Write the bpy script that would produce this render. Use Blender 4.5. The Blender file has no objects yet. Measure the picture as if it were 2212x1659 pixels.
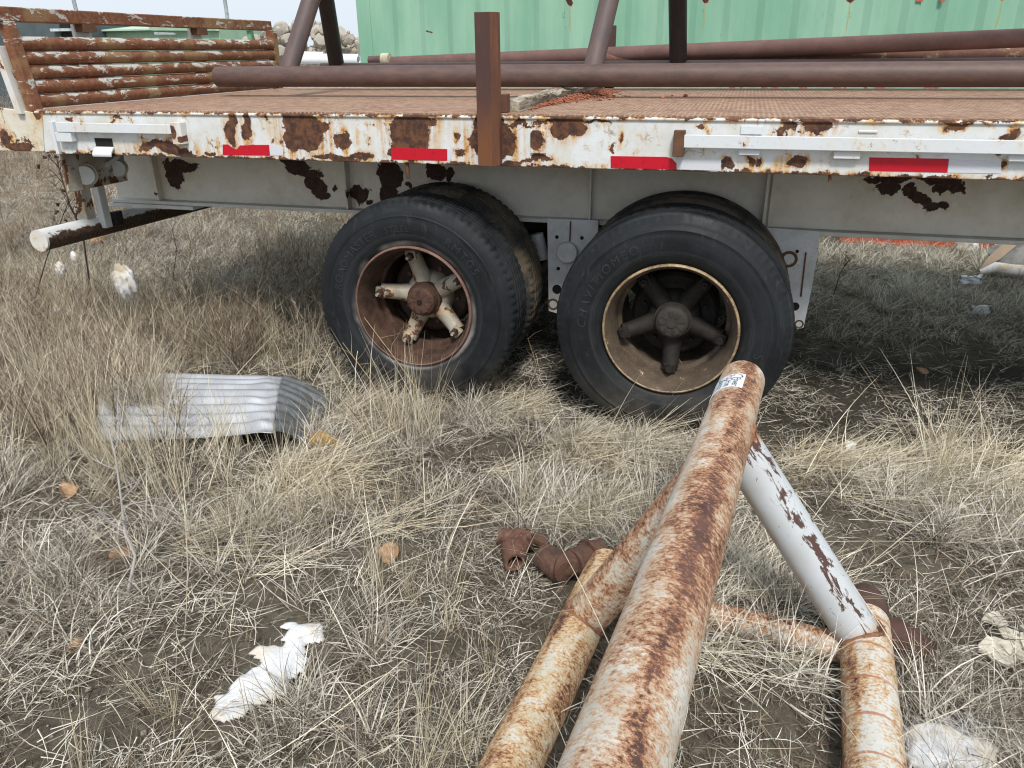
import bpy, math, random
import numpy as np
from mathutils import Vector, Matrix
random.seed(7); RNG=np.random.default_rng(7)
S=bpy.context.scene; COL=S.collection
R=math.radians
# ------------------------------------------------------------------ camera
F_PX,PIT,YAW,ROLL,CD,CH=1650.25,.4115,-.2846,-.0123,3.3006,1.6903
CXP,CYP=1106.,829.5
_F=Vector((math.sin(YAW)*math.cos(PIT),math.cos(YAW)*math.cos(PIT),-math.sin(PIT)))
_R0=Vector((math.cos(YAW),-math.sin(YAW),0)); _U0=_R0.cross(_F)
_R=_R0*math.cos(ROLL)+_U0*math.sin(ROLL); _U=_U0*math.cos(ROLL)-_R0*math.sin(ROLL)
CAM=Vector((0,-CD,CH))
cd=bpy.data.cameras.new('camera'); cam=bpy.data.objects.new('camera',cd); COL.objects.link(cam)
m=Matrix((( _R.x,_U.x,-_F.x,CAM.x),(_R.y,_U.y,-_F.y,CAM.y),(_R.z,_U.z,-_F.z,CAM.z),(0,0,0,1)))
cam.matrix_world=m; cd.sensor_width=36; cd.lens=36*F_PX/2212; cd.clip_start=.05; cd.clip_end=1500
S.camera=cam
# ------------------------------------------------------------------ world, sun, exposure
W=bpy.data.worlds.new('World'); S.world=W; W.use_nodes=True
wn=W.node_tree; wn.nodes.clear()
wo=wn.nodes.new('ShaderNodeOutputWorld'); bg=wn.nodes.new('ShaderNodeBackground')
sky=wn.nodes.new('ShaderNodeTexSky'); sky.sky_type='NISHITA'; sky.sun_disc=False
SUN_EL,SUN_ROT=R(52),R(160)
sky.sun_elevation=SUN_EL; sky.sun_rotation=SUN_ROT; sky.air_density=1; sky.dust_density=3
mx=wn.nodes.new('ShaderNodeMix'); mx.data_type='RGBA'; mx.inputs[0].default_value=.86
mx.inputs[7].default_value=(7.3,8.05,8.9,1)          # high even cloud veil
wn.links.new(sky.outputs[0],mx.inputs[6]); wn.links.new(mx.outputs[2],bg.inputs[0])
bg.inputs[1].default_value=.1; wn.links.new(bg.outputs[0],wo.inputs[0])
sl=bpy.data.lights.new('sun','SUN'); sl.energy=2.7; sl.angle=R(11); sl.color=(1,.96,.9)
sun=bpy.data.objects.new('sun',sl); COL.objects.link(sun)
# Nishita: rotation 0 = +Y, clockwise; light comes from that heading
sd=Vector((math.sin(SUN_ROT)*math.cos(SUN_EL),math.cos(SUN_ROT)*math.cos(SUN_EL),math.sin(SUN_EL)))
sun.rotation_euler=sd.to_track_quat('Z','Y').to_euler()
S.view_settings.view_transform='Standard'; S.view_settings.look='None'; S.view_settings.exposure=0.26; S.view_settings.gamma=1
S.view_settings.use_curve_mapping=False
S.cycles.max_bounces=6; S.cycles.diffuse_bounces=2; S.cycles.glossy_bounces=2; S.cycles.transparent_max_bounces=8
S.cycles.use_denoising=True; S.cycles.denoising_prefilter='ACCURATE'; S.cycles.filter_width=1.15

# ------------------------------------------------------------------ helpers: space
def ray(u,v):
    return _F+_R*((u-CXP)/F_PX)-_U*((v-CYP)/F_PX)
def at(u,v,X=None,Y=None,Z=None):
    d=ray(u,v)
    k=(X-CAM.x)/d.x if X is not None else (Y-CAM.y)/d.y if Y is not None else (Z-CAM.z)/d.z
    return CAM+d*k
_T=RNG.random((64,64))
def vnoise(x,y):
    x=np.asarray(x,float); y=np.asarray(y,float)
    xi=np.floor(x).astype(int); yi=np.floor(y).astype(int); fx=x-xi; fy=y-yi
    fx=fx*fx*(3-2*fx); fy=fy*fy*(3-2*fy)
    a=_T[xi%64,yi%64]; b=_T[(xi+1)%64,yi%64]; c=_T[xi%64,(yi+1)%64]; d=_T[(xi+1)%64,(yi+1)%64]
    return (a*(1-fx)+b*fx)*(1-fy)+(c*(1-fx)+d*fx)*fy
def hgt(x,y):
    y=np.asarray(y,float); x=np.asarray(x,float)
    s=np.maximum(0,-y-.1)*.07
    near=np.clip(1-(np.abs(y)-3)/8,0,1)
    n=(vnoise(x*1.3+5,y*1.3+9)-.5)*.045+(vnoise(x*4.1,y*4.1)-.5)*.018
    return s+n*near
def gz(x,y): return float(hgt(x,y))
def ground(u,v,up=0.):
    d=ray(u,v); z=0.
    for _ in range(40):
        k=(z-CAM.z)/d.z; p=CAM+d*k; z=.5*z+.5*(gz(p.x,p.y)+up)
    return Vector((p.x,p.y,z))
# ------------------------------------------------------------------ helpers: materials
class Mt:
    def __init__(s,name,rough=.6,metal=0.,spec=.5):
        s.m=bpy.data.materials.new(name); s.m.use_nodes=True; s.t=s.m.node_tree
        s.b=s.t.nodes['Principled BSDF']; s.b.inputs['Roughness'].default_value=rough; s.b.inputs['Metallic'].default_value=metal
        s.b.inputs['Specular IOR Level'].default_value=spec; s._tc=None; s._g=None
    def n(s,t): return s.t.nodes.new(t)
    def L(s,v,sock):
        if hasattr(v,'is_output'): s.t.links.new(v,sock)
        elif v is not None:
            if isinstance(v,tuple) and len(v)==3 and sock.type=='RGBA': v=(*v,1)
            sock.default_value=v
    @property
    def obj(s):
        if not s._tc: s._tc=s.n('ShaderNodeTexCoord')
        return s._tc.outputs['Object']
    @property
    def pos(s):
        if not s._g: s._g=s.n('ShaderNodeNewGeometry')
        return s._g.outputs['Position']
    def attr(s,name,out='Fac'):
        a=s.n('ShaderNodeAttribute'); a.attribute_name=name; return a.outputs[out]
    def math(s,op,a,b=None,c=None,clamp=False):
        n=s.n('ShaderNodeMath'); n.operation=op; n.use_clamp=clamp
        for i,v in enumerate((a,b,c)):
            if v is not None: s.L(v,n.inputs[i])
        return n.outputs[0]
    def vm(s,op,a,b=None,c=None):
        n=s.n('ShaderNodeVectorMath'); n.operation=op
        for i,v in enumerate((a,b,c)):
            if v is not None: s.L(v,n.inputs[i])
        return n.outputs['Value'] if op in('LENGTH','DOT_PRODUCT') else n.outputs[0]
    def noise(s,v,sc,det=4,ro=.6,dist=0,col=False):
        n=s.n('ShaderNodeTexNoise'); s.L(v,n.inputs['Vector']); n.inputs['Scale'].default_value=sc
        n.inputs['Detail'].default_value=det; n.inputs['Roughness'].default_value=ro; n.inputs['Distortion'].default_value=dist
        return n.outputs['Color' if col else 'Fac']
    def voro(s,v,sc,feat='F1',out='Distance',rnd=1):
        n=s.n('ShaderNodeTexVoronoi'); n.feature=feat; s.L(v,n.inputs['Vector']); n.inputs['Scale'].default_value=sc
        n.inputs['Randomness'].default_value=rnd; return n.outputs[out]
    def ss(s,x,a,b,lo=0.,hi=1.):
        n=s.n('ShaderNodeMapRange'); n.interpolation_type='SMOOTHSTEP'; s.L(x,n.inputs[0])
        for i,v in zip((1,2,3,4),(a,b,lo,hi)): s.L(v,n.inputs[i])
        return n.outputs[0]
    def mix(s,f,a,b):
        n=s.n('ShaderNodeMix'); n.data_type='RGBA'; s.L(f,n.inputs[0]); s.L(a,n.inputs[6]); s.L(b,n.inputs[7]); return n.outputs[2]
    def sep(s,v):
        n=s.n('ShaderNodeSeparateXYZ'); s.L(v,n.inputs[0]); return n.outputs
    def comb(s,x,y,z):
        n=s.n('ShaderNodeCombineXYZ'); s.L(x,n.inputs[0]); s.L(y,n.inputs[1]); s.L(z,n.inputs[2]); return n.outputs[0]
    def stretch(s,v,k): return s.vm('MULTIPLY',v,tuple(k))
    def bump(s,h,st=.3,dist=.01,prev=None):
        n=s.n('ShaderNodeBump'); s.L(h,n.inputs['Height']); n.inputs['Strength'].default_value=st; n.inputs['Distance'].default_value=dist
        if prev is not None: s.L(prev,n.inputs['Normal'])
        return n.outputs[0]
    def out(s,col=None,rough=None,nrm=None,metal=None):
        if col is not None: s.L(col,s.b.inputs['Base Color'])
        if rough is not None: s.L(rough,s.b.inputs['Roughness'])
        if nrm is not None: s.L(nrm,s.b.inputs['Normal'])
        if metal is not None: s.L(metal,s.b.inputs['Metallic'])
        return s.m
    def patches(s,v,pl,warp=.03,wsc=11,axes=(0,2)):
        """max over ellipses of (1 - distance), the outline broken by noise"""
        w=s.noise(v,wsc,5,.7,col=True)
        p=s.vm('MULTIPLY_ADD',s.vm('SUBTRACT',w,(.5,.5,.5)),(warp*2.6,)*3,v)
        w2=s.noise(v,wsc*.38,2,.5,col=True); p=s.vm('MULTIPLY_ADD',s.vm('SUBTRACT',w2,(.5,.5,.5)),(warp*4.5,)*3,p)
        cur=None
        for (a,b,ra,rb) in pl:
            inv=[0,0,0]; off=[0,0,0]
            inv[axes[0]]=1/ra; inv[axes[1]]=1/rb; off[axes[0]]=-a/ra; off[axes[1]]=-b/rb
            d=s.vm('LENGTH',s.vm('MULTIPLY_ADD',p,tuple(inv),tuple(off)))
            cur=d if cur is None else s.math('MINIMUM',cur,d)
        return s.math('SUBTRACT',1.,cur)

DARKR=(.05,.024,.017); ORG=(.21,.07,.022); MIDR=(.15,.062,.028); YEL=(.60,.36,.12)
def weather(name,paint=(.72,.73,.72),dirty=(.55,.52,.44),pl=None,chip=.64,chipsc=9,stain=.6,vec='pos',core=DARKR,core2=MIDR,cs=22,rough=.55,edgez=None,warp=.03,fleck=.69,wsc=11,crack=.0):
    M=Mt(name,rough); v=M.pos if vec=='pos' else M.obj
    big=M.noise(v,2.3,3,.6); mid=M.noise(v,chipsc,9,.68,.3); fine=M.noise(v,chipsc*6,5,.7)
    stv=M.stretch(v,(26,26,2.2)); st=M.noise(stv,1,4,.6)
    pm=M.patches(v,pl,warp,wsc) if pl else None
    field=M.math('ADD',M.math('MULTIPLY',mid,1.),M.math('MULTIPLY',M.math('SUBTRACT',big,.5),.22))
    k=M.ss(field,chip,chip+.012)
    f2=M.ss(fine,fleck,fleck+.02)
    k=M.math('MAXIMUM',k,M.math('MULTIPLY',f2,M.ss(mid,.5,.6)))
    near=M.ss(field,chip-.10,chip+.02)
    if pm is not None:
        pe=M.math('ADD',pm,M.math('MULTIPLY',M.math('SUBTRACT',fine,.5),.55))
        k=M.math('MAXIMUM',k,M.ss(pe,0.,.04))
        near=M.math('MAXIMUM',near,M.math('MULTIPLY',M.ss(pe,-1.3,.1),1.))
    if edgez:
        for (e0,dirn) in edgez:     # rust line along an edge: height, +1 below / -1 above
            z=M.sep(v)[2]; dd=M.math('MULTIPLY',M.math('SUBTRACT',z,e0),dirn)
            ee=M.math('SUBTRACT',M.math('MULTIPLY',M.noise(M.stretch(v,(1,1,1)),16,6,.7),.11),M.math('ADD',dd,.046))
            k=M.math('MAXIMUM',k,M.ss(ee,0,.003)); near=M.math('MAXIMUM',near,M.ss(ee,-.02,.004))
    base=M.mix(M.ss(M.noise(v,5,6,.7),.35,.75),paint,dirty)
    base=M.mix(M.math('MULTIPLY',M.ss(fine,.55,.75),.25),base,(.3,.28,.24))
    stn=M.math('MULTIPLY',M.math('MULTIPLY',near,M.ss(st,.38,.66)),stain,clamp=True)
    base=M.mix(stn,base,M.mix(M.ss(M.math('MULTIPLY',near,M.ss(fine,.3,.6)),.55,.95),YEL,(.36,.13,.04)))
    crk=M.voro(M.vm('MULTIPLY_ADD',M.vm('SUBTRACT',M.noise(v,9,3,.6,col=True),(.5,.5,.5)),(.05,)*3,v),17,'DISTANCE_TO_EDGE'); base=M.mix(M.math('MULTIPLY',M.ss(crk,.035,.012),M.math('MULTIPLY',M.ss(mid,.5,.6),crack)),base,(.12,.08,.055))
    rust=M.mix(M.ss(M.noise(v,cs,5,.7),.4,.62),core,core2)
    rust=M.mix(M.math('MULTIPLY',M.ss(fine,.5,.7),.4),rust,(.2,.09,.045))
    col=M.mix(k,base,rust)
    nb=M.bump(k,-.5,.002); nb=M.bump(fine,.25,.002,nb)
    rg=M.mix(k,(rough,)*3,(.9,)*3)
    return M.out(col,rg,nb)
def rustmat(name,a=(.075,.042,.036),b=(.13,.06,.04),c=(.2,.09,.05),vec='obj',st=(1,1,1),sc=14,amt=.5,rough=.75,pale=None,palefield=.62,spec=.35):
    M=Mt(name,rough,0,spec); v=M.obj if vec=='obj' else M.pos
    v=M.stretch(v,st)
    n1=M.noise(v,sc,8,.7,.2); n2=M.noise(v,sc*7,5,.75); n3=M.noise(v,3,3,.5)
    col=M.mix(M.ss(n1,.35,.65),a,b); col=M.mix(M.math('MULTIPLY',M.ss(n2,.5,.75),amt),col,c)
    col=M.mix(M.math('MULTIPLY',M.ss(n3,.45,.8),.5),col,a)
    if pale: col=M.mix(M.ss(M.math('ADD',M.math('MULTIPLY',n1,.7),M.math('MULTIPLY',n2,.3)),palefield,palefield+.05),col,pale)
    return M.out(col,None,M.bump(n2,.3,.002))
def plain(name,col,rough=.6,metal=0,var=.25,sc=12,spec=.4,bump=.15,vec='pos'):
    M=Mt(name,rough,metal,spec); v=M.pos if vec=='pos' else M.obj
    n=M.noise(v,sc,6,.65); d=tuple(c*(1-var) for c in col); l=tuple(min(1,c*(1+var)) for c in col)
    return M.out(M.mix(M.ss(n,.3,.7),d,l),None,M.bump(n,bump,.003))
# ------------------------------------------------------------------ helpers: mesh
class MB:
    def __init__(s): s.v=[]; s.f=[]
    def quad_prism(s,a,b):                      # two equal rings of points -> closed prism
        n=len(a); o=len(s.v); s.v+= [tuple(p) for p in a]+[tuple(p) for p in b]
        s.f.append(tuple(o+i for i in range(n))[::-1]); s.f.append(tuple(o+n+i for i in range(n)))
        for i in range(n): j=(i+1)%n; s.f.append((o+i,o+j,o+n+j,o+n+i))
        return s
    def box(s,x0,x1,y0,y1,z0,z1):
        return s.quad_prism([(x0,y0,z0),(x1,y0,z0),(x1,y1,z0),(x0,y1,z0)],[(x0,y0,z1),(x1,y0,z1),(x1,y1,z1),(x0,y1,z1)])
    def obox(s,c,ax,ay,az):                     # centre and half axes
        c,ax,ay,az=map(Vector,(c,ax,ay,az))
        q=[(-1,-1),(1,-1),(1,1),(-1,1)]
        return s.quad_prism([c+ax*i+ay*j-az for i,j in q],[c+ax*i+ay*j+az for i,j in q])
    def poly(s,pts,y0,y1):                      # outline in XZ, extruded in Y
        return s.quad_prism([(x,y0,z) for x,z in pts],[(x,y1,z) for x,z in pts])
    def rings(s,rs,cap=True,close=False):
        n=len(rs[0]); o=len(s.v)
        for r_ in rs: s.v+=[tuple(p) for p in r_]
        m=len(rs)
        for k in range(m if close else m-1):
            k2=(k+1)%m
            for i in range(n): j=(i+1)%n; s.f.append((o+k*n+i,o+k*n+j,o+k2*n+j,o+k2*n+i))
        if cap and not close: s.f.append(tuple(o+i for i in range(n))[::-1]); s.f.append(tuple(o+(m-1)*n+i for i in range(n)))
        return s
    def tube(s,p,r,n=16,cap=True,hollow=0.):
        p=[Vector(q) for q in p]; r=r if isinstance(r,(list,tuple)) else [r]*len(p)
        rs=[]; up=None
        for i,q in enumerate(p):
            t=(p[min(i+1,len(p)-1)]-p[max(i-1,0)]).normalized()
            if up is None: up=t.orthogonal().normalized()
            up=(up-t*up.dot(t)).normalized(); w=t.cross(up)
            rs.append([q+(up*math.cos(a)+w*math.sin(a))*r[i] for a in (2*math.pi*k/n for k in range(n))])
        if hollow:
            c0=[p[0]+(x-p[0])*(1-hollow) for x in map(Vector,rs[0])]; t=(p[-1]-p[-2]).normalized(); t0=(p[1]-p[0]).normalized()
            c1=[p[-1]+(x-p[-1])*(1-hollow) for x in map(Vector,rs[-1])]
            rs=[[x+t0*.12 for x in c0],c0]+rs+[c1,[x-t*.12 for x in c1]]
        return s.rings(rs,cap)
    def lathe(s,prof,c,n=48,axis='Y',mod=None): # profile (r, along)
        c=Vector(c); rs=[]
        for i,(r_,a_) in enumerate(prof):
            ring=[]
            for k in range(n):
                t=2*math.pi*k/n; rr=r_ if mod is None else mod(i,k,r_)
                if axis=='Y': ring.append(c+Vector((rr*math.cos(t),a_,rr*math.sin(t))))
                else: ring.append(c+Vector((rr*math.cos(t),rr*math.sin(t),a_)))
            rs.append(ring)
        return s.rings(rs,False)
    def build(s,name,mat,parent=None,smooth=None,bevel=0,mats=None):
        me=bpy.data.meshes.new(name); me.from_pydata(s.v,[],s.f); me.validate(); me.update()
        return link(name,me,mat,parent,smooth,bevel)
def link(name,me,mat,parent=None,smooth=None,bevel=0):
    import bmesh
    b=bmesh.new(); b.from_mesh(me); bmesh.ops.recalc_face_normals(b,faces=b.faces); b.to_mesh(me); b.free()
    me.materials.append(mat)
    if smooth:
        for p in me.polygons: p.use_smooth=True
        me.set_sharp_from_angle(angle=R(smooth))
    o=bpy.data.objects.new(name,me); COL.objects.link(o)
    if bevel:
        md=o.modifiers.new('bevel','BEVEL'); md.width=bevel; md.segments=2; md.limit_method='ANGLE'
    if parent: setp(o,parent)
    return o
def mw(o):
    return (mw(o.parent)@o.matrix_parent_inverse@o.matrix_basis) if o.parent else o.matrix_basis.copy()
def setp(o,parent):
    o.parent=parent; o.matrix_parent_inverse=mw(parent).inverted()
def tag(o,label=None,cat=None,group=None,kind=None):
    for k,v in (('label',label),('category',cat),('group',group),('kind',kind)):
        if v: o[k]=v
    return o
def thing(name,label,cat,loc=(0,0,0),group=None):
    o=bpy.data.objects.new(name,None); COL.objects.link(o); o.location=loc; o.empty_display_size=.1
    return tag(o,label,cat,group)
def pipe(name,p0,p1,r,mat,parent=None,n=28,hollow=.12,seg=1,wob=0.,label=None):
    """pipe whose local Z runs along it, so its material follows it"""
    p0,p1=Vector(p0),Vector(p1); L=(p1-p0).length
    b=MB(); pts=[(0,0,L*i/seg) for i in range(seg+1)]
    b.tube(pts,r,n,True,hollow)
    me=bpy.data.meshes.new(name); me.from_pydata(b.v,[],b.f)
    o=link(name,me,mat,None,40)
    q=(p1-p0).to_track_quat('Z','Y'); o.rotation_mode='QUATERNION'; o.rotation_quaternion=q; o.location=p0
    if parent: setp(o,parent)
    if label: o['label']=label
    return o
def saddle(o,n,P,Dr,Rp,end=0):
    """cut one end of a pipe to sit on another pipe (axis P, direction Dr, radius Rp)"""
    M_=mw(o); Mi=M_.inverted(); vs=o.data.vertices; N_=len(vs); idx=range(n) if end==0 else range(N_-n,N_)
    ax=(M_.to_3x3()@Vector((0,0,1))).normalized(); sg=1 if end==0 else -1
    zc_=sum((M_@vs[i].co for i in idx),Vector())/n
    for i in idx:
        w=M_@vs[i].co; w=w-ax*sg*(0.0); f=lambda t:((w+ax*sg*t-P)-Dr*(w+ax*sg*t-P).dot(Dr)).length
        ts=np.linspace(-.15,.25,161); ds=np.array([f(t) for t in ts]); inside=np.where(ds<Rp)[0]
        t=ts[inside[-1]] if len(inside) else ts[ds.argmin()]
        vs[i].co=Mi@(w+ax*sg*(t-.001))
def crumple(o,a,sc,seed=0):
    for v in o.data.vertices:
        c=v.co; k=float(vnoise(c.x*sc+seed,c.y*sc+c.z*sc*.7))-.5; k2=float(vnoise(c.z*sc*1.3+seed*2,c.x*sc-c.y*sc))-.5
        v.co=c+Vector((k,k2,k*.6-k2*.6))*a
def textmesh(txt,size,depth,name,shear=0,sp=1.,bold=0):
    c=bpy.data.curves.new('t','FONT'); c.body=txt; c.size=size; c.extrude=depth; c.align_x='CENTER'; c.align_y='CENTER'; c.space_character=sp; c.shear=shear; c.offset=bold
    o=bpy.data.objects.new('t',c); COL.objects.link(o); dg=bpy.context.evaluated_depsgraph_get(); dg.update()
    me=bpy.data.meshes.new_from_object(o.evaluated_get(dg)); COL.objects.unlink(o); bpy.data.objects.remove(o); me.name=name; me.materials.clear(); return me
def mapverts(me,fn):
    for v in me.vertices: v.co=fn(v.co)
def uvp(u,v,Y): p=at(u,v,Y=Y); return (p.x,p.z)
def patchlist(l,Y):
    o=[]
    for (u,v,ru,rv) in l:
        c=at(u,v,Y=Y); a=at(u+ru,v,Y=Y); b=at(u,v+rv,Y=Y)
        o.append((c.x,c.z,max(.004,abs(a.x-c.x)),max(.004,abs(b.z-c.z))))
    return o
# ------------------------------------------------------------------ ground
def axis(a,b,lo,hi,st,grow=1.13):
    c=list(np.arange(lo,hi,st)); x=lo; s=st; pre=[]
    while x>a: s*=grow; x-=s; pre.append(x)
    x=c[-1]; s=st; post=[]
    while x<b: s*=grow; x+=s; post.append(x)
    return np.array(pre[::-1]+c+post)
gx=axis(-500,500,-4.2,2.6,.02,1.11); gy=axis(-60,700,-2.9,3.2,.02,1.11)
X,Y=np.meshgrid(gx,gy)
near=np.clip(1-(np.maximum(np.abs(X+.8)-4,np.abs(Y)-3.2))/4,0,1)
Z=hgt(X,Y)+near*((vnoise(X*9,Y*9)-.5)*.026+(vnoise(X*23+3,Y*23)-.5)*.016+np.maximum(0,vnoise(X*19+7,Y*19)-.72)*.05)
nx,ny=len(gx),len(gy)
V=np.stack([X,Y,Z],-1).reshape(-1,3)
idx=np.arange(nx*ny).reshape(ny,nx)
Fq=np.stack([idx[:-1,:-1],idx[:-1,1:],idx[1:,1:],idx[1:,:-1]],-1).reshape(-1,4)
def npmesh(name,V,F):
    me=bpy.data.meshes.new(name); k=F.shape[1]
    me.vertices.add(len(V)); me.vertices.foreach_set('co',np.ascontiguousarray(V,dtype=np.float32).ravel())
    me.loops.add(F.size); me.loops.foreach_set('vertex_index',F.ravel().astype(np.int32))
    me.polygons.add(len(F)); me.polygons.foreach_set('loop_start',np.arange(0,F.size,k,dtype=np.int32)); me.polygons.foreach_set('loop_total',np.full(len(F),k,dtype=np.int32))
    me.update(calc_edges=True); return me
M=Mt('soil',.95,0,.2); v=M.pos
n0_=M.noise(v,12,4,.6,col=True); n1=M.noise(v,3,6,.6); n2=M.noise(v,22,8,.7); n3=M.noise(v,130,4,.7)
n4=M.voro(M.vm('MULTIPLY_ADD',n0_,(.06,)*3,v),26)
c=M.mix(M.ss(n1,.3,.7),(.100,.083,.060),(.175,.152,.115)); c=M.mix(M.math('MULTIPLY',M.ss(n2,.45,.68),.75),c,(.055,.043,.031)); c=M.mix(M.math('MULTIPLY',M.ss(n4,.35,.1),M.ss(n2,.4,.6)),c,(.21,.185,.145))
c=M.mix(M.math('MULTIPLY',M.ss(n3,.55,.7),.5),c,(.26,.23,.18))
under_shade=M.patches(v,[(-.6,.7,2.0,.75),(-2.2,.9,.9,.7),(1.3,.75,1.3,.7)],.1,4,(0,1))  # trailer's shade on the ground, painted into the soil colour
c=M.mix(M.math('MULTIPLY',M.ss(under_shade,-.3,.4),.8),c,(.042,.036,.029))
far=M.ss(M.vm('LENGTH',v),5,14); c=M.mix(far,c,M.mix(M.ss(M.noise(v,9,8,.75),.35,.65),(.13,.095,.06),(.38,.31,.22)))
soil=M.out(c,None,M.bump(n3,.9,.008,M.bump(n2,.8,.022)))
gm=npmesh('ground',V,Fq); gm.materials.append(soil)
for_s=np.ones(len(Fq),dtype=bool); gm.polygons.foreach_set('use_smooth',for_s)
go=bpy.data.objects.new('ground',gm); COL.objects.link(go); tag(go,kind='structure')

# ------------------------------------------------------------------ trailer
ZD,ZR,YG,ZG,WD=1.4406,1.2273,.68,.852,2.365
XL,XR,ZL_,ZR_=-1.4814,-.2288,.5321,.5202
XE=-3.485
TR=thing('flatbed_trailer','rusty white flatbed trailer on dual wheels standing in dry grass','trailer',(-1,1.2,0))
raillist=[(640,300,30,30),(690,272,26,10),(905,280,24,20),(865,318,26,22),(1030,320,20,24),(1092,300,20,30),(1120,268,26,5),(1250,280,20,16),(1150,345,34,5),(770,330,30,5),(575,340,20,4),(420,345,26,4),(250,250,10,5),(150,255,8,6),(1640,350,8,12),(1810,330,8,8),(1700,262,10,5),(502,280,12,36),(532,274,9,31),(655,280,44,44),(735,298,18,16),(356,323,62,11),(722,337,50,8),
 (886,290,48,46),(872,330,40,22),(922,258,30,15),(785,337,30,9),(1059,300,42,66),(990,296,7,9),(994,330,9,7),
 (1222,268,36,28),(1205,285,18,22),(1285,262,30,5),(1112,347,15,8),(1172,352,22,6),(1336,291,5,13),(1322,322,3,10),
 (1757,268,44,19),(1514,276,9,10),(1576,355,18,14),(1625,345,7,16),(1718,355,24,13),(2065,268,26,7),(2172,355,7,13),(2190,287,12,12),(1185,268,40,4),(60,300,12,20),(455,330,14,4),(735,347,30,4)]
rail=weather('chipped_white_rail',crack=.45,paint=(.70,.735,.76),pl=patchlist(raillist,0),chip=.622,stain=1.35,edgez=((ZR+.0,1),(ZD,-1)),rough=.45,fleck=.645,warp=.026,wsc=17,dirty=(.58,.55,.46))
b=MB(); XRR=5.2
b.box(XE,XRR,0,.012,ZR,ZD-.004); b.box(XE,XRR,.012,.07,ZR,ZR+.012); b.box(XE,XRR,.012,.07,ZD-.02,ZD-.004)
b.build('side_rail',rail,TR,bevel=.003)
MB().box(XE,XRR,WD-.012,WD,ZR,ZD-.004).build('side_rail',rail,TR)
# raised weld bead along the rail top, and cover plates
MB().tube([(XE,-.002,ZD-.012),(XRR,-.002,ZD-.012)],.007,8).build('top_bead',rail,TR,smooth=60)
def rect(u0,v0,u1,v1,Y,y0,y1,name,mat,parent=TR,bev=.002):
    p=at(u0,v0,Y=Y); q=at(u1,v1,Y=Y)
    return MB().box(min(p.x,q.x),max(p.x,q.x),y0,y1,min(p.z,q.z),max(p.z,q.z)).build(name,mat,parent,bevel=bev)
wplate=weather('white_plate',paint=(.66,.70,.74),pl=None,chip=.665,fleck=.655,stain=1.1,rough=.4,dirty=(.66,.66,.62))
rplate=rustmat('rust_plate',(.09,.045,.028),(.16,.075,.04),(.2,.1,.05),vec='pos')
rect(1147,281,1180,331,0,-.012,-.001,'pocket_cover',weather('pocket_paint',pl=patchlist([(1160,303,15,23)],0),chip=.6,stain=1,warp=.008))
for a in ((1601,271,1646,291),(1597,318,1640,334),(1802,318,1855,342),(2179,325,2235,348),(1855,281,1895,287)):
    rect(*a,0,-.028 if a[1]>300 else -.006,-.001,'rub_bar_spacer',wplate)
def bar(u0,u1,v0a,v0b,v1a,v1b,yy,name,mat):
    a=at(u0,v0a,Y=yy);b_=at(u0,v0b,Y=yy);c_=at(u1,v1b,Y=yy);d_=at(u1,v1a,Y=yy)
    return MB().poly([(a.x,a.z),(b_.x,b_.z),(c_.x,c_.z),(d_.x,d_.z)],yy,yy+.012).build(name,mat,TR,bevel=.002)
bar(1477,2500,291,319,309,340,-.045,'rub_bar',wplate)
bar(122,384,264,285,270,290,-.04,'rub_bar',wplate)
rect(1458,280,1478,336,0,-.045,-.001,'bar_end_plate',rplate)
rect(378,263,408,310,0,-.042,-.001,'bar_end_plate',weather('bar_end_paint',pl=patchlist([(384,285,8,14),(402,300,8,8)],0),chip=.6,warp=.01))
rect(130,284,168,305,0,-.036,-.001,'rub_bar_spacer',wplate)
rect(118,262,128,332,0,-.02,-.001,'seam_flange',wplate)
black=plain('black_hollow',(.012,.011,.01),.9)
rect(205,298,246,319,0,-.004,-.001,'hook_hole',black,bev=0)
p=at(207,318,Y=0); q=at(247,318,Y=0)
b=MB(); b.rings([[(x,-.004-.03*math.sin(t),p.z-.028*math.sin(t)*0-.04*(t/1.57)+.004) for x in (p.x,q.x)]+[(x,-.001-.03*math.sin(t),p.z-.04*(t/1.57)-.002) for x in (q.x,p.x)] for t in np.linspace(0,1.57,6)])
b.build('hook_lip',wplate,TR,smooth=40)
# reflective tape
redm=Mt('red_tape',.35); v=redm.pos; h=redm.voro(v,260); redm=redm.out(redm.mix(redm.ss(redm.noise(v,30,5,.7),.5,.75),(.52,.004,.02),(.33,.005,.02)),None,redm.bump(h,.2,.001))
silm=Mt('silver_tape',.3); v=silm.pos; s_=silm.sep(v)
hx=silm.math('SINE',silm.math('MULTIPLY',silm.math('ADD',s_[0],s_[2]),900)); hy=silm.math('SINE',silm.math('MULTIPLY',silm.math('SUBTRACT',s_[0],s_[2]),900))
silm=silm.out(silm.mix(silm.ss(silm.math('MULTIPLY',hx,hy),-.3,.3),(.5,.52,.57),(.74,.76,.8)))
def tape(pts,name,mat,d=.0018):
    l=[uvp(u,v,-d) for u,v in pts]; return MB().poly(l,-d,-.0004).build(name,mat,TR)
tape([(481,312),(492,312),(497,316),(505,320),(511,323),(518,314),(535,314),(545,312),(550,313),(581,313),(583,336),(481,335)],'red_reflector',redm)
tape([(584,312),(607,314),(612,319),(611,336),(584,336)],'silver_reflector',silm)
tape([(845,319),(966,322),(966,347.5),(845,344.5)],'red_reflector',redm)
tape([(967,322),(978,323),(975,338),(972,348),(967,347)],'silver_reflector',silm)
tape([(1319,337),(1440,339),(1452,343),(1461,353),(1461,366),(1319,363)],'red_reflector',redm)
tape([(1462,346),(1480,344),(1558,343),(1557,369),(1462,366)],'silver_reflector',silm)
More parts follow.
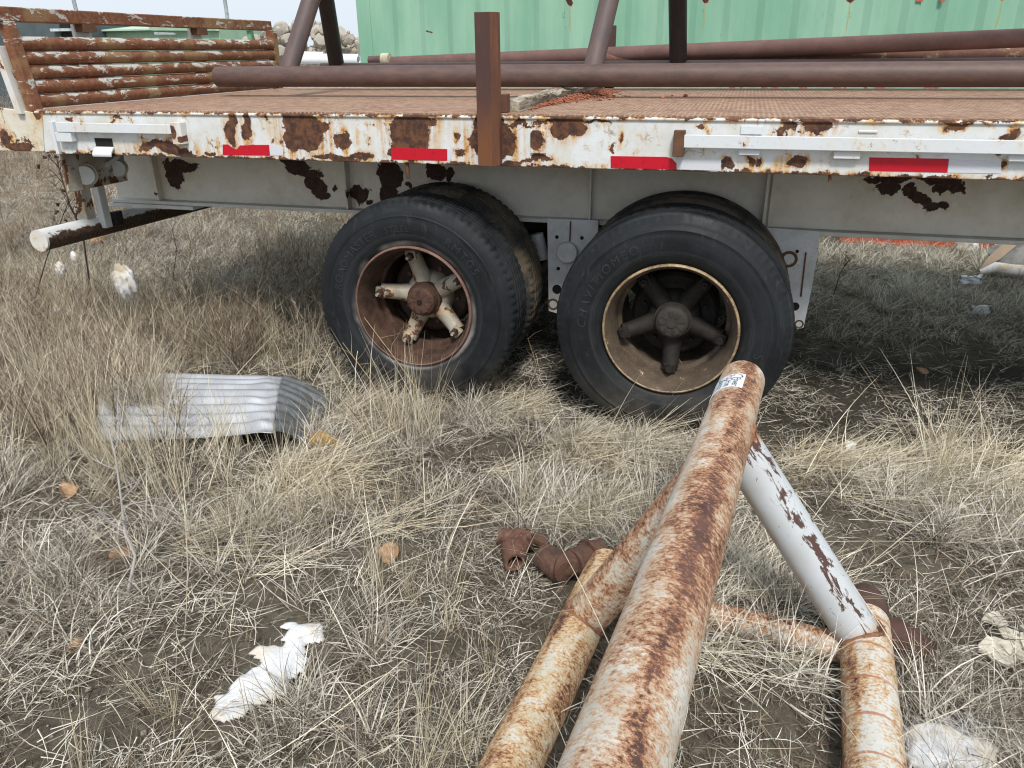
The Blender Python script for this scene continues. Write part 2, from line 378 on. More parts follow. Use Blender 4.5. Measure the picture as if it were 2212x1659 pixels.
tape([(1878,340),(2050,343),(2046,373),(1877,369)],'red_reflector',redm)
tape([(2051,343),(2163,348),(2162,375),(2047,373)],'silver_reflector',silm)
# deck
M=Mt('rusty_tread_plate',.8,0,.3); v=M.pos; s_=M.sep(v)
kk=math.pi/.021
a_=M.math('SINE',M.math('MULTIPLY',M.math('ADD',s_[0],s_[1]),kk)); b_=M.math('SINE',M.math('MULTIPLY',M.math('SUBTRACT',s_[0],s_[1]),kk))
pat=M.ss(M.math('MULTIPLY',a_,b_),.15,.45)
n1=M.noise(M.stretch(v,(.7,3,1)),3.2,6,.65); n2=M.noise(v,28,6,.7)
c=M.mix(M.ss(n2,.35,.65),(.22,.12,.08),(.36,.22,.15)); c=M.mix(M.ss(n1,.55,.72,0,.6),c,(.085,.052,.04))
wear=M.math('MULTIPLY',pat,M.ss(M.math('ADD',M.math('MULTIPLY',n1,.5),M.math('MULTIPLY',n2,.5)),.42,.58),clamp=True)
c=M.mix(M.math('MULTIPLY',wear,.7),c,(.58,.46,.31))
deckm=M.out(c,None,M.bump(n2,.3,.002,M.bump(pat,.8,.003)))
MB().box(XE,XRR,.004,WD-.004,ZD-.008,ZD+.002).build('deck_plate',deckm,TR)
# frame under the deck
gl=[(395,356,30,20),(388,380,20,22),(640,352,42,12),(665,372,36,16),(690,396,20,18),(700,418,16,14),(780,412,19,21),(842,378,30,34),(838,420,20,26),(800,436,10,8),(945,378,20,18),(975,382,12,16),
 (1972,388,110,11),(1920,405,26,12),(2050,405,36,14),(1985,432,30,12),(2020,445,26,10),(1960,418,18,12),(728,405,6,8),(885,400,8,8),(352,415,8,6)]
web=weather('cream_girder_paint',(.74,.71,.63),(.58,.54,.44),pl=patchlist(gl,.73),chip=.78,stain=.3,core=(.035,.018,.013),core2=(.055,.03,.022),fleck=.71,warp=.034,wsc=13)
webw=weather('pale_flange_paint',(.62,.63,.61),(.48,.45,.38),chip=.68,stain=.3,core=(.04,.02,.015),fleck=.66)
def girder(y0,sgn):
    gx0=-3.74
    b=MB(); b.box(gx0,XRR,y0+.045,y0+.057,ZG+.02,ZR+.15); b.build('girder_web',web,TR)
    MB().box(gx0,XRR,y0-.02,y0+.125,ZG,ZG+.02).build('girder_flange',webw,TR,bevel=.003)
    MB().box(gx0-.01,-3.14,y0-.03,y0+.10,ZG-.024,ZG-.002).build('flange_plate',webw,TR,bevel=.002)
girder(.66,1); girder(1.58,1)
for u,w in ((338,.02),(748,.012),(1275,.010),(1655,.014),(2080,.0)):
    if not w: continue
    x=at(u,400,Y=.68).x; MB().box(x,x+w,.655,.704,ZG+.021,ZR+.12).build('girder_rib',web,TR,bevel=.002)
xs=at(1655,430,Y=.66).x
MB().box(xs+.02,XRR,.69,.702,ZG+.021,ZR+.1).build('girder_doubler',web,TR,bevel=.003)
under=plain('under_deck_rust',(.10,.085,.07),.85,0,.3)
for i,x in enumerate(np.arange(-3.3,5,.41)):
    MB().box(x,x+.06,.075,WD-.075,ZR+.06,ZD-.022).build('crossmember',under,TR)
# bolt and hook bits that hang under the rail
MB().tube([(at(880,362,Y=.02).x,.02,at(880,362,Y=.02).z+.03),at(880,372,Y=.02),at(883,386,Y=.02)],[.008,.012,.007],8).build('rope_hook',rplate,TR,smooth=60)
MB().tube([at(1792,372,Y=.02),at(1793,392,Y=.02)],.006,8).build('bolt',rplate,TR,smooth=60)
# hangers
hgm=weather('hanger_paint',(.62,.65,.67),(.40,.40,.37),chip=.72,stain=.4,fleck=.64,chipsc=14)
def hanger(pts,Y,feat):
    o=MB().poly([uvp(u,v,Y) for u,v in pts],Y,Y+.012).build('suspension_hanger',hgm,TR,bevel=.002)
    MB().poly([uvp(u,v,Y) for u,v in pts],Y+.16,Y+.17).build('suspension_hanger',hgm,TR)
    for (u,v,r_,kind) in feat:
        c=at(u,v,Y=Y); rr=(at(u+r_,v,Y=Y)-c).length
        if kind=='boss': MB().tube([c+Vector((0,-.035,0)),c+Vector((0,.01,0))],rr,24).build('pivot_boss',hgm,o,smooth=40,bevel=.003)
        elif kind=='hole': MB().tube([c+Vector((0,-.0015,0)),c+Vector((0,.002,0))],rr,16).build('bolt_hole',black,o)
        elif kind=='ring':
            b=MB(); b.lathe([(rr*.75,0),(rr,-.004),(rr*1.15,0)],c+Vector((0,-.001,0)),20); b.build('pin_ring',rplate,o,smooth=60)
            MB().tube([c+Vector((0,-.003,0)),c+Vector((0,.002,0))],rr*.72,16).build('pin_end',hgm,o)
    return o
o=hanger([(1182,472),(1292,476),(1292,560),(1262,600),(1226,672),(1212,680),(1185,672)],.60,[(1227,543,22,'boss'),(1203,512,4,'hole'),(1257,514,4,'hole'),(1206,580,4,'hole'),(1203,625,10,'hole'),(1195,657,11,'ring')])
c=at(1233,478,Y=.6); MB().tube([c+Vector((0,-.006,0)),at(1231,520,Y=.6)+Vector((0,-.006,0))],.004,6).build('grease_pin',rplate,o)
o=hanger([(1640,490),(1770,500),(1768,540),(1750,640),(1736,708),(1722,712),(1705,690),(1690,560)],.60,[(1704,560,17,'ring'),(1722,543,4,'hole'),(1717,662,10,'hole'),(1726,700,9,'ring')])
for (u0,v0,u1,v1) in ((1741,545,1730,640),):
    a=at(u0,v0,Y=.6);b2=at(u1,v1,Y=.6); MB().tube([a+Vector((0,-.003,0)),b2+Vector((0,-.003,0))],.004,6).build('weld_seam',rplate,o)
MB().tube([at(1160,505,Y=.75),at(1172,560,Y=.75)],.035,12).build('spring_seat',hgm,TR,smooth=40)
# ------------------------------------------------------------------ wheels
M=Mt('tyre_rubber',.62,0,.3); v=M.pos
n1=M.noise(v,4,6,.65); n2=M.noise(v,60,5,.7); n3=M.noise(M.stretch(v,(6,6,1.5)),6,6,.7)
c=M.mix(M.ss(n1,.35,.7),(.007,.009,.011),(.016,.0195,.0225)); c=M.mix(M.ss(n3,.55,.75,0,.5),c,(.060,.056,.048)); c=M.mix(M.math('MULTIPLY',M.ss(n2,.62,.75),.3),c,(.07,.07,.066))
qa=M.vm('LENGTH',M.vm('MULTIPLY_ADD',v,(1,0,1),(-XR,0,-ZR_))); qb=M.vm('LENGTH',M.vm('MULTIPLY_ADD',v,(1,0,1),(-XL,0,-ZL_))); qq=M.math('MINIMUM',qa,qb)
rg_=M.noise(M.comb(M.math('MULTIPLY',qq,34),M.math('MULTIPLY',n1,1.5),0.),1,5,.7); c=M.mix(M.ss(rg_,.50,.66,0,.5),c,(.042,.045,.046)); scf=M.noise(M.stretch(v,(9,9,30)),3,7,.8); c=M.mix(M.ss(scf,.64,.70,0,.5),c,(.13,.125,.11))
q1=M.vm('LENGTH',M.vm('MULTIPLY_ADD',v,(1,0,1),(-XL,0,-ZL_))); wob_=M.math('MULTIPLY',M.math('SUBTRACT',n1,.5),.05)
c=M.mix(M.math('MULTIPLY',M.ss(M.math('ADD',q1,wob_),.338,.312),M.ss(M.noise(v,2.5,3,.6),.38,.6)),c,(.34,.31,.29))
zz=M.sep(v)[2]; c=M.mix(M.math('MULTIPLY',M.ss(zz,.35,.0),M.ss(n1,.3,.6)),c,(.08,.07,.055))
tyrem=M.out(c,M.mix(M.ss(n1,.3,.7),(.5,)*3,(.8,)*3),M.bump(rg_,.35,.004,M.bump(n2,.3,.002)))
M=Mt('muddy_tyre_rubber',.85,0,.3); v=M.pos; n1=M.noise(v,5,6,.65); n2=M.noise(v,30,6,.7)
c=M.mix(M.ss(n1,.4,.6),(.028,.03,.03),(.13,.105,.075)); c=M.mix(M.ss(n2,.55,.7,0,.6),c,(.05,.042,.034)); mtyre=M.out(c,None,M.bump(n2,.6,.006))
def tprof(w,Rr):
    h=w/2; s=Rr-.525
    half=[(.286,.045),(.300,.034),(.312,.016),(.335,.004),(.365,-.006),(.405,-.010),(.430,-.0075),(.445,-.004),(.451,-.006),(.457,.0005),(.474,.005),(.486,.011),(.500,.018),(.510,.024),(.5175,.034),(.522,.046)]
    half=[(r_+s*(r_-.286)/.24,a) for r_,a in half]
    tread=[]
    for g in (.072,.108,.144):
        tread+=[(Rr-.001,g-.006),(Rr-.013,g-.003),(Rr-.013,g+.003),(Rr,g+.006)]
    other=[(r_,w-a) for r_,a in half[::-1]]
    tr=[(r_,a) for r_,a in tread if a<h]; tr2=[(r_,w-a) for r_,a in tr[::-1]]
    return half+tr+tr2+other
def tyre(c,w,Rr,mat,parent,name='tyre',ticks=True):
    pr=tprof(w,Rr); nseg=240
    def mod(i,k,r_):
        if ticks and .505<r_<.5235 and (k%3==0): return r_-.007
        if ticks and r_>.5235-.0 and k%4==0 and abs(r_-Rr)<.0015: return r_-.004
        # flattened contact patch
        return r_
    b=MB(); b.lathe(pr,c,nseg,'Y',mod)
    zmin=.0
    b.v=[(x,y,max(z,c[2]-Rr+.012)) for x,y,z in b.v]
    return b.build(name,mat,parent,smooth=32)
rimbrown=rustmat('brown_rim_rust',(.035,.02,.015),(.10,.055,.035),(.19,.10,.06),vec='pos',rough=.85,pale=(.3,.25,.18),palefield=.66)
rimlipL=rustmat('rust_lip',(.14,.075,.055),(.22,.13,.1),(.3,.2,.16),vec='pos')
rimgold=rustmat('ochre_rim_paint',(.07,.052,.037),(.12,.088,.06),(.2,.15,.1),vec='pos',rough=.7,pale=(.6,.48,.3),palefield=.6)
rimlipR=rustmat('worn_cream_lip',(.14,.085,.045),(.42,.31,.18),(.62,.52,.36),vec='pos',rough=.5,sc=18,amt=.9)
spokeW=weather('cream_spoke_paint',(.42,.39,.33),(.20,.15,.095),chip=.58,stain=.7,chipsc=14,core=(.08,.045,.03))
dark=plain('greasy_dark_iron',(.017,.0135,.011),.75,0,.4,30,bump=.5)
capL=rustmat('cap_rust_dark',(.045,.025,.018),(.09,.045,.03),(.2,.13,.08),vec='pos',sc=20)
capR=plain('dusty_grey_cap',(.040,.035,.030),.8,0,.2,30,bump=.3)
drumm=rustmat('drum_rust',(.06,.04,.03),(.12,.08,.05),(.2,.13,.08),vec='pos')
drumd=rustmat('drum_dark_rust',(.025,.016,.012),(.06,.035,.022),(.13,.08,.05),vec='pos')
tl=Mt('tyre_lettering',.7); tl=tl.out((.018,.021,.0235))
def arctext(txt,size,c,rad,mid,yface,parent,sp=1.,shear=0,mat=None,name='lettering'):
    me=textmesh(txt,size,.0012,name,shear,sp)
    def fn(co):
        a=mid-co.x/rad; r_=rad+co.y
        # follow the sidewall: surface y falls off toward bead and tread
        ys=np.interp(r_,[.335,.365,.405,.445,.48],[.004,-.006,-.010,-.004,.004])
        return Vector((c[0]+math.cos(a)*r_,c[1]+ys-co.z-.0012,c[2]+math.sin(a)*r_))
    mapverts(me,fn); return link(name,me,mat or tl,parent)
def wheel(x,z,Rr,left,label):
    y0=.022; c=(x,y0,z)
    rm,lip=(rimbrown,rimlipL) if left else (rimgold,rimlipR)
    b=MB(); b.lathe([(.300,.030),(.306,.012),(.303,.002),(.296,.003),(.291,.014),(.284,.03),(.276,.05),(.268,.12),(.262,.19),(.245,.195),(.243,.21),(.262,.215),(.262,.30),(.285,.30),(.285,.05)],c,64)
    W_=b.build('wheel',rm,TR,smooth=35); W_['label']=label
    MB().lathe([(.2965,.0022),(.300,-.001),(.3055,.001),(.3085,.012),(.303,.02)],c,72).build('rim_lip',lip,W_,smooth=60)
    t=tyre(c,.285,Rr,tyrem,W_)
    tyre((x,y0+.335,z),.285,Rr,mtyre,W_,'inner_tyre')
    MB().lathe([(.285,.03),(.303,.02),(.30,.03),(.27,.07),(.26,.2),(.285,.26)],(x,y0+.335,z),48).build('inner_rim',rm,W_,smooth=35)
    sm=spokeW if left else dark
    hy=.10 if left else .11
    MB().lathe([(.0,hy),(.04,hy-.002),(.062,hy+.002),(.074,hy+.012),(.078,hy+.03),(.082,hy+.05),(.088,hy+.052),(.090,hy+.10)],c,40).build('hub_cap',capL if left else capR,W_,smooth=35)
    for k in range(9):                                # radial embossed flutes on the cap
        a=2*math.pi*k/9+.3; d=Vector((math.cos(a),0,math.sin(a))); s2=Vector((-math.sin(a),0,math.cos(a)))
        MB().quad_prism([Vector(c)+d*.028+s2*-.005+Vector((0,hy-.004,0)),Vector(c)+d*.060-s2*.013+Vector((0,hy-.003,0)),Vector(c)+d*.060+s2*.013+Vector((0,hy-.003,0)),Vector(c)+d*.028+s2*.005+Vector((0,hy-.004,0))],
          [Vector(c)+d*.028+s2*-.005+Vector((0,hy+.008,0)),Vector(c)+d*.060-s2*.013+Vector((0,hy+.008,0)),Vector(c)+d*.060+s2*.013+Vector((0,hy+.008,0)),Vector(c)+d*.028+s2*.005+Vector((0,hy+.008,0))]).build('cap_flute',capL if left else capR,W_,bevel=.002)
    MB().tube([Vector(c)+Vector((0,hy-.007,0)),Vector(c)+Vector((0,hy+.01,0))],.013 if left else .02,16).build('cap_bolt',black if left else capR,W_,smooth=40)
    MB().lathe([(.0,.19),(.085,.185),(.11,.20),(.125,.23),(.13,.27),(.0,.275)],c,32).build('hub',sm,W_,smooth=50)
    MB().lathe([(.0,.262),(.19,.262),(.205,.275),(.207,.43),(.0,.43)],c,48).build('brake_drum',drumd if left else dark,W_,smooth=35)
    a0=R(102 if left else 55)
    for k in range(5):
        a=a0+k*2*math.pi/5; d=Vector((math.cos(a),0,math.sin(a))); s2=Vector((-math.sin(a),0,math.cos(a)))
        cc=Vector(c)
        p=[cc+d*.055+Vector((0,.215,0)),cc+d*.10+Vector((0,.212,0)),cc+d*.15+Vector((0,.198,0)),cc+d*.212+Vector((0,.175,0)),cc+d*.240+Vector((0,.165,0))]
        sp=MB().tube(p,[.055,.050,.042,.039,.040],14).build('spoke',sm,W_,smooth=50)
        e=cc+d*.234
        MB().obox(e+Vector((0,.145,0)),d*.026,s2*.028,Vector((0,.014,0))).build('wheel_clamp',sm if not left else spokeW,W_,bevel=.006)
        MB().tube([e+Vector((0,.105,0))-d*.004,e+Vector((0,.145,0))-d*.004],[.019,.022],6).build('clamp_nut',capL if left else dark,W_)
        MB().tube([e+Vector((0,.085,0))-d*.004,e+Vector((0,.11,0))-d*.004],.008,8).build('clamp_stud',spokeW if left else dark,W_,smooth=50)
        g=a+R(36); dd=Vector((math.cos(g),0,math.sin(g)))
        MB().tube([cc+dd*.15+Vector((0,.245,0)),cc+dd*.15+Vector((0,.27,0))],.011,6).build('drum_bolt',drumm if left else dark,W_)
    if left:
        arctext('ROADMASTER',.058,c,.395,R(142),0,W_,1.05); arctext('STEEL',.044,c,.392,R(97),0,W_,1.2); arctext('RMTG5',.055,c,.395,R(45),0,W_,1.35)
    else:
        arctext('CHAVITIOMEO',.055,c,.40,R(148),0,W_,1.4,.2); arctext('S',.06,c,.40,R(-12),0,W_)
    return W_
wheel(XL,ZL_,.526,True,'left wheel with white rusty spokes in a brown rim')
wheel(XR,ZR_,.536,False,'right wheel with dark greasy spokes deep in an ochre rim')
for x,z in ((XL,ZL_),(XR,ZR_)):
    MB().tube([(x,.45,z),(x,WD-.45,z)],.065,16).build('axle',dark,TR,smooth=40)
    for yy,nm in ((WD-.022-.285,'far_tyre'),(WD-.022-.62,'far_tyre')):
        tyre((x,yy,z),.285,.525,mtyre,TR,nm,False)
    MB().lathe([(.30,.0),(.27,.06),(.26,.2),(.0,.2)],(x,WD-.64,z),32).build('far_rim',dark,TR,smooth=40)
    MB().obox((x,.83,z+.1),(.42,0,.0),(0,.04,0),(0,0,.035)).build('leaf_spring',dark,TR,bevel=.01)
    MB().obox((x,1.6,z+.1),(.42,0,.0),(0,.04,0),(0,0,.035)).build('leaf_spring',dark,TR,bevel=.01)
# ------------------------------------------------------------------ bulkhead at the left end
bulk=rustmat('flaked_bulkhead_rust',(.115,.048,.03),(.19,.08,.05),(.26,.13,.08),vec='pos',sc=10,rough=.8)
M=Mt('flaked_grey_on_rust',.75,0,.3); v=M.pos
n1=M.noise(M.stretch(v,(1,1.0,3.0)),7,9,.74,.6); up=M.sep(M.n('ShaderNodeNewGeometry').outputs['Normal'])[2]; n2=M.noise(v,40,6,.7)
f=M.math('ADD',n1,M.math('MULTIPLY',up,.07))
c=M.mix(M.ss(n2,.35,.65),(.15,.06,.033),(.24,.105,.055)); c=M.mix(M.ss(M.noise(v,4,4,.6),.5,.62,0,.6),c,(.30,.20,.095))
c=M.mix(M.ss(f,.567,.59),c,(.50,.49,.44)); flak=M.out(c,None,M.bump(f,.35,.004))
bars=[]
def bx(y): return -3.52-.02*(1-y/WD)
for i in range(5):
    z=ZD+.036+.0685*i; MB().tube([(bx(0)+.004*(i-2)-.012*i+.02,.06,z),(bx(WD),WD-.06,z)],.0335,16).build('bulkhead_bar',flak,TR,smooth=60)
MB().obox((-3.575,.03+WD/2-.03,ZD+.443),(.03,0,0),(0,WD/2+.03,0),(0,0,.034)).build('bulkhead_top_rail',flak,TR,bevel=.006)
pz=lambda zt,zb,y,w,xt,xb,nm,mt: MB().quad_prism([(xb-w,y-.03,zb),(xb+w,y-.03,zb),(xb+w,y+.03,zb),(xb-w,y+.03,zb)],[(xt-w,y-.03,zt),(xt+w,y-.03,zt),(xt+w,y+.03,zt),(xt-w,y+.03,zt)]).build(nm,mt,TR,bevel=.003)
pz(ZD+.41,ZD-.01,.03,.026,-3.560,-3.515,'bulkhead_post',flak)
pz(ZD+.41,ZD-.01,WD-.03,.03,-3.52,-3.52,'bulkhead_post',flak)
whp=weather('white_post_paint',(.68,.69,.68),(.6,.55,.45),chip=.6,stain=.9)
pz(ZD+.30,ZD-.02,.0,.018,-3.612,-3.565,'bulkhead_post_cap',whp)
for (u,vv) in ((203,60),(445,66)):
    p=at(u,vv,X=-3.52); MB().box(-3.60,-3.545,p.y-.05,p.y+.05,ZD+.37,ZD+.41).build('bulkhead_bracket',rplate,TR); MB().box(-3.62,-3.601,p.y-.06,p.y+.06,ZD,ZD+.41).build('bulkhead_strut',whp,TR)
cornm=weather('corner_plate_paint',(.7,.69,.62),(.6,.5,.34),pl=patchlist([(12,300,10,22),(45,318,30,9),(84,250,8,14)],0),chip=.6,stain=1.2,warp=.015,crack=.4)
MB().poly([uvp(u,v_,0) for u,v_ in ((-60,225),(58,240),(92,246),(97,327),(20,326),(-60,322))],-.005,.01).build('corner_plate',cornm,TR,bevel=.003)
MB().box(-3.75,-3.487,.02,WD-.02,ZR+.02,ZD-.012).build('end_beam',whp,TR,bevel=.004)
# ------------------------------------------------------------------ lamp bracket and bumper
bm=weather('flaky_lamp_plate',(.5,.5,.47),(.3,.22,.13),chip=.53,chipsc=12,stain=.8,core=(.07,.035,.02))
PX=-3.45
q=[at(u,v_,X=PX) for u,v_ in ((128,333),(263,333),(273,390),(146,416))]
MB().quad_prism([(PX,a.y,a.z) for a in q],[(PX+.012,a.y,a.z) for a in q]).build('lamp_plate',bm,TR,bevel=.002)
lampw=weather('white_lamp_paint',(.62,.64,.64),(.5,.5,.46),chip=.68,chipsc=26,stain=.2)
for (u,v_,r_) in ((178,378,.052),(247,363,.047)):
    p=at(u,v_,X=PX)
    # the lamps face the rear quarter; their round caps show to the camera
    c=Vector((PX+.02,p.y,p.z)); ax=Vector((.55,-.83,0)).normalized()
    o=MB().tube([c-ax*.05,c-ax*.0,c+ax*.012,c+ax*.018],[r_*1.0,r_*1.0,r_*1.0,r_*.93],28).build('lamp_housing',lampw,TR,smooth=30)
    MB().lathe([(r_*1.02,0),(r_*1.16,.004),(r_*1.18,.02),(r_*1.0,.024)],(0,0,0),28,'Z').build('lamp_ring',bm,TR,smooth=40).matrix_world=Matrix.Translation(c-ax*.035)@ax.to_track_quat('Z','Y').to_matrix().to_4x4()
p=at(247,363,X=PX); MB().obox((PX+.03,p.y-.03,p.z+.05),(.004,.05,.02),(.0,.0,.012),(.012,0,0)).build('lamp_strap',lampw,TR,bevel=.002)
bmp=weather('bumper_pipe_paint',(.62,.63,.62),(.3,.24,.16),chip=.57,chipsc=10,stain=.5,vec='obj',core=(.04,.025,.018),core2=(.08,.045,.03))
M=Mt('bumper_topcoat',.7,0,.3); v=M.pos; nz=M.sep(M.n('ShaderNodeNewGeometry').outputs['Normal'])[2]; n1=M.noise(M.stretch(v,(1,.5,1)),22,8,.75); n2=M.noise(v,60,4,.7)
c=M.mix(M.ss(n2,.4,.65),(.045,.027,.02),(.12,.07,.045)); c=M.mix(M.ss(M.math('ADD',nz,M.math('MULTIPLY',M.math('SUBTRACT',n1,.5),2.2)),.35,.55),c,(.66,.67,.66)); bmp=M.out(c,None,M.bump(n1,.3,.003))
q0=at(85,520,X=-3.70); q1=at(463,427,X=-3.70); q0=Vector((-3.70,q0.y,q0.z)); q1=q0+(q1-q0)*1.35
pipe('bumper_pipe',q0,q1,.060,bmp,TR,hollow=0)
o=MB().tube([q0+Vector((0,-.004,0)),q0+Vector((0,.01,0))],.0605,24).build('bumper_end_cap',whp,TR,smooth=40)
for yy in (.40,WD-.45): 
    MB().box(-3.74,-3.68,yy-.035,yy+.035,.76,1.21).build('bumper_post',bm,TR,bevel=.004)
    MB().box(-3.655,-3.61,yy+.02,yy+.075,.74,1.21).build('bumper_post',lampw,TR,bevel=.004)
MB().box(-3.64,-3.60,.50,.56,.74,ZG-.03).build('bumper_bracket',dark,TR,bevel=.004)
# ------------------------------------------------------------------ stake and stub
stm=rustmat('stake_rust',(.065,.038,.034),(.10,.05,.038),(.16,.07,.04),vec='pos',st=(3,3,.6),sc=9)
ST=thing('stake_post','square rusty steel stake standing upright against the white trailer side','stake',(-1.03,-.08,1.23))
M=Mt('stake_face_rust',.8,0,.3); v=M.pos; zz=M.sep(v)[2]; n1=M.noise(M.stretch(v,(3,3,.7)),9,7,.7)
c=M.mix(M.ss(M.math('ADD',zz,M.math('MULTIPLY',n1,.35)),1.45,1.75),(.17,.068,.03),(.078,.042,.038)); c=M.mix(M.ss(n1,.5,.7,0,.6),c,(.13,.06,.04)); stf=M.out(c,None,M.bump(n1,.2,.002))
sr=rustmat('stake_orange_side',(.11,.048,.028),(.165,.07,.038),(.22,.10,.055),vec='pos',st=(3,3,.6),sc=9)
x0,x1=-1.083,-1.018
b=MB(); b.box(x0,x1,-.075,-.068,1.236,1.833); b.build('front_face',stf,ST,bevel=.001)
MB().quad_prism([(x1,-.075,1.236),(x1+.022,-.040,1.236),(x1+.022,-.034,1.236),(x1-.006,-.069,1.236)],[(x1,-.075,1.833),(x1+.022,-.040,1.833),(x1+.022,-.034,1.833),(x1-.006,-.069,1.833)]).build('chamfer_face',sr,ST)
MB().box(x0,x0+.006,-.0675,-.004,1.236,1.833).build('side_face',stf,ST)
MB().box(x1+.015,x1+.021,-.0335,-.004,1.236,1.833).build('side_face',sr,ST)
o=MB().box(-1.035,-.992,.055,.115,ZD+.003,ZD+.078).build('steel_stub',rustmat('stub_rust',(.1,.045,.03),(.16,.07,.045),vec='pos'),None,bevel=.003); tag(o,'short rusty steel stub standing on deck behind the stake','stub')
o=MB().box(-.965,-.905,WD+.02,WD+.09,1.25,1.84).build('far_stake_post',stm,None,bevel=.003); tag(o,'thin rusty stake on the far side of the deck','stake')
# ------------------------------------------------------------------ pipe rack on the deck
pm=rustmat('bare_brown_pipe',(.085,.052,.046),(.125,.075,.062),(.16,.09,.065),vec='obj',st=(3,3,1.2),sc=8,amt=.45,rough=.55,spec=.45)
lm=rustmat('blueish_leg_pipe',(.075,.058,.058),(.12,.078,.07),(.16,.10,.08),vec='obj',st=(3,3,.7),sc=6,amt=.4,rough=.6,spec=.45)
blk=rustmat('black_peeling_pipe',(.018,.018,.02),(.028,.026,.027),(.08,.05,.04),vec='obj',st=(2,2,.5),sc=6,rough=.45,pale=(.09,.052,.042),palefield=.57)
RK=thing('pipe_rack','brown steel pipe frame with slanted legs lying on the flatbed deck','pipe frame',(-1,1.6,ZD))
YA,YB,zc=1.2,2.08,1.559
pipe('base_pipe',(-3.235,YA,zc),(3.6,YA,zc),.060,pm,RK,36,.14)
pipe('base_pipe',(-2.98,YB,zc+.004),(3.6,YB,zc+.004),.060,pm,RK,28,.14)
def leg(u0,v0,ya,u1,v1,yb,mt,ext=1.25,r_=.055):
    a=at(u0,v0,Y=ya); b_=at(u1,v1,Y=yb); d=(b_-a)*ext; dn=d.normalized(); a=a-dn*((a.z-zc)/dn.z)+Vector((0,.042 if ya<1.5 else 0,0)); o=pipe('leg',a,a+d,r_,mt,RK,28,0); saddle(o,28,Vector((0,ya,zc)),Vector((1,0,0)),.06)
leg(617,146,YA,664,0,YA+.22,lm,1.28); leg(727,140,YB,704,0,YB-.25,blk,1.28)
leg(1280,140,YA,1313,0,YA+.20,lm,2.0); leg(1465,135,YB,1464,0,YB-.22,blk,2.0)
pipe('top_pipe',(-3.1,1.63,2.13),(3.6,1.63,2.26),.06,pm,RK)
mud=rustmat('mud_splashed_pipe',(.17,.085,.065),(.24,.125,.095),(.3,.17,.12),vec='obj',sc=9,pale=(.48,.38,.22),palefield=.56)
c0=at(1300,123,Y=2.24); c1=at(2212,114,Y=2.24); o=pipe('loose_pipe',c0,c0+(c1-c0)*1.6,.05,mud,None); tag(o,'pinkish rust pipe with pale mud lying behind the front deck pipe','pipe')
d0=at(846,138,Y=2.40); d1=at(2212,82,Y=2.02); dv=(d1-d0)
o=pipe('sloping_pipe',d0,d0+dv*1.5,.05,rustmat('purple_rust_pipe',(.13,.075,.065),(.18,.10,.085),(.24,.13,.1),vec='obj',sc=7),None); tag(o,'purple brown pipe sloping up to the right before green container','pipe')
o=pipe('pipe_stub',at(798,131,Y=2.36),at(838,129,Y=2.36),.032,pm,None); tag(o,'thin brown pipe stub with pale taped end on far deck edge','pipe stub')
MB().tube([at(826,129,Y=2.36),at(842,129,Y=2.36)],.046,20).build('tape_wrap',plain('cream_tape',(.5,.45,.33)),o,smooth=50)
# ------------------------------------------------------------------ timber and chips on the deck
M=Mt('weathered_timber',.9,0,.2); v=M.pos; g_=M.noise(M.stretch(v,(30,2.0,30)),1,8,.75); n1=M.noise(v,6,5,.7)
c=M.mix(M.ss(g_,.35,.62),(.13,.10,.075),(.52,.47,.37)); c=M.mix(M.ss(n1,.5,.7,0,.6),c,(.24,.19,.12)); wood=M.out(c,None,M.bump(g_,.9,.008))
b=MB(); rr=random.Random(3); ys=np.linspace(.13,2.3,26); rs=[]
for i,y in enumerate(ys):
    j=lambda a:rr.uniform(-a,a)
    rs.append([(-1.04+j(.006),y,ZD+.003),(-.955+j(.008),y,ZD+.003),(-.95+j(.008),y,ZD+.042+j(.008)),(-.965+j(.01),y,ZD+.0575-abs(j(.016))),(-1.0,y,ZD+.0585-abs(j(.006))),(-1.04+j(.006),y,ZD+.056-abs(j(.012)))])
b.rings(rs); TB=b.build('timber_beam',wood,None,smooth=25); tag(TB,'splintered grey timber lying crosswise on the rusty deck','timber')
for k in range(16):
    y=rr.uniform(.25,.9); a=Vector((-.955,y,ZD+rr.uniform(.045,.062))); MB().tube([a,a+Vector((rr.uniform(.0,.05),rr.uniform(-.1,.12),rr.uniform(-.004,.014)))],[.003,.0008],4).build('splinter',wood,TB)
chm=Mt('red_rotten_wood',.9,0,.2); chm=chm.out(chm.mix(chm.noise(chm.pos,60,4,.6),(.12,.035,.02),(.5,.19,.11)))
b=MB(); 
for k in range(1100):
    t=rr.random()**.6; y=.20+t*1.9; sp_=.015+.15*max(0,math.sin(math.pi*min(1,max(0,t-.15)*1.15)))
    x=-.94+abs(rr.gauss(0,1))*sp_*.62; z=ZD+.005+max(0,.022-abs(x+.9)*.1)*rr.random()*math.sin(math.pi*min(1,t))
    L=rr.uniform(.003,.011); d=Vector((rr.uniform(-1,1),rr.uniform(-1,1),rr.uniform(-.3,.4))).normalized(); s2=d.orthogonal().normalized()
    b.obox((x,y,z),d*L,s2*L*.35,d.cross(s2)*L*.2)
tag(b.build('wood_chips',chm,None),kind='stuff')
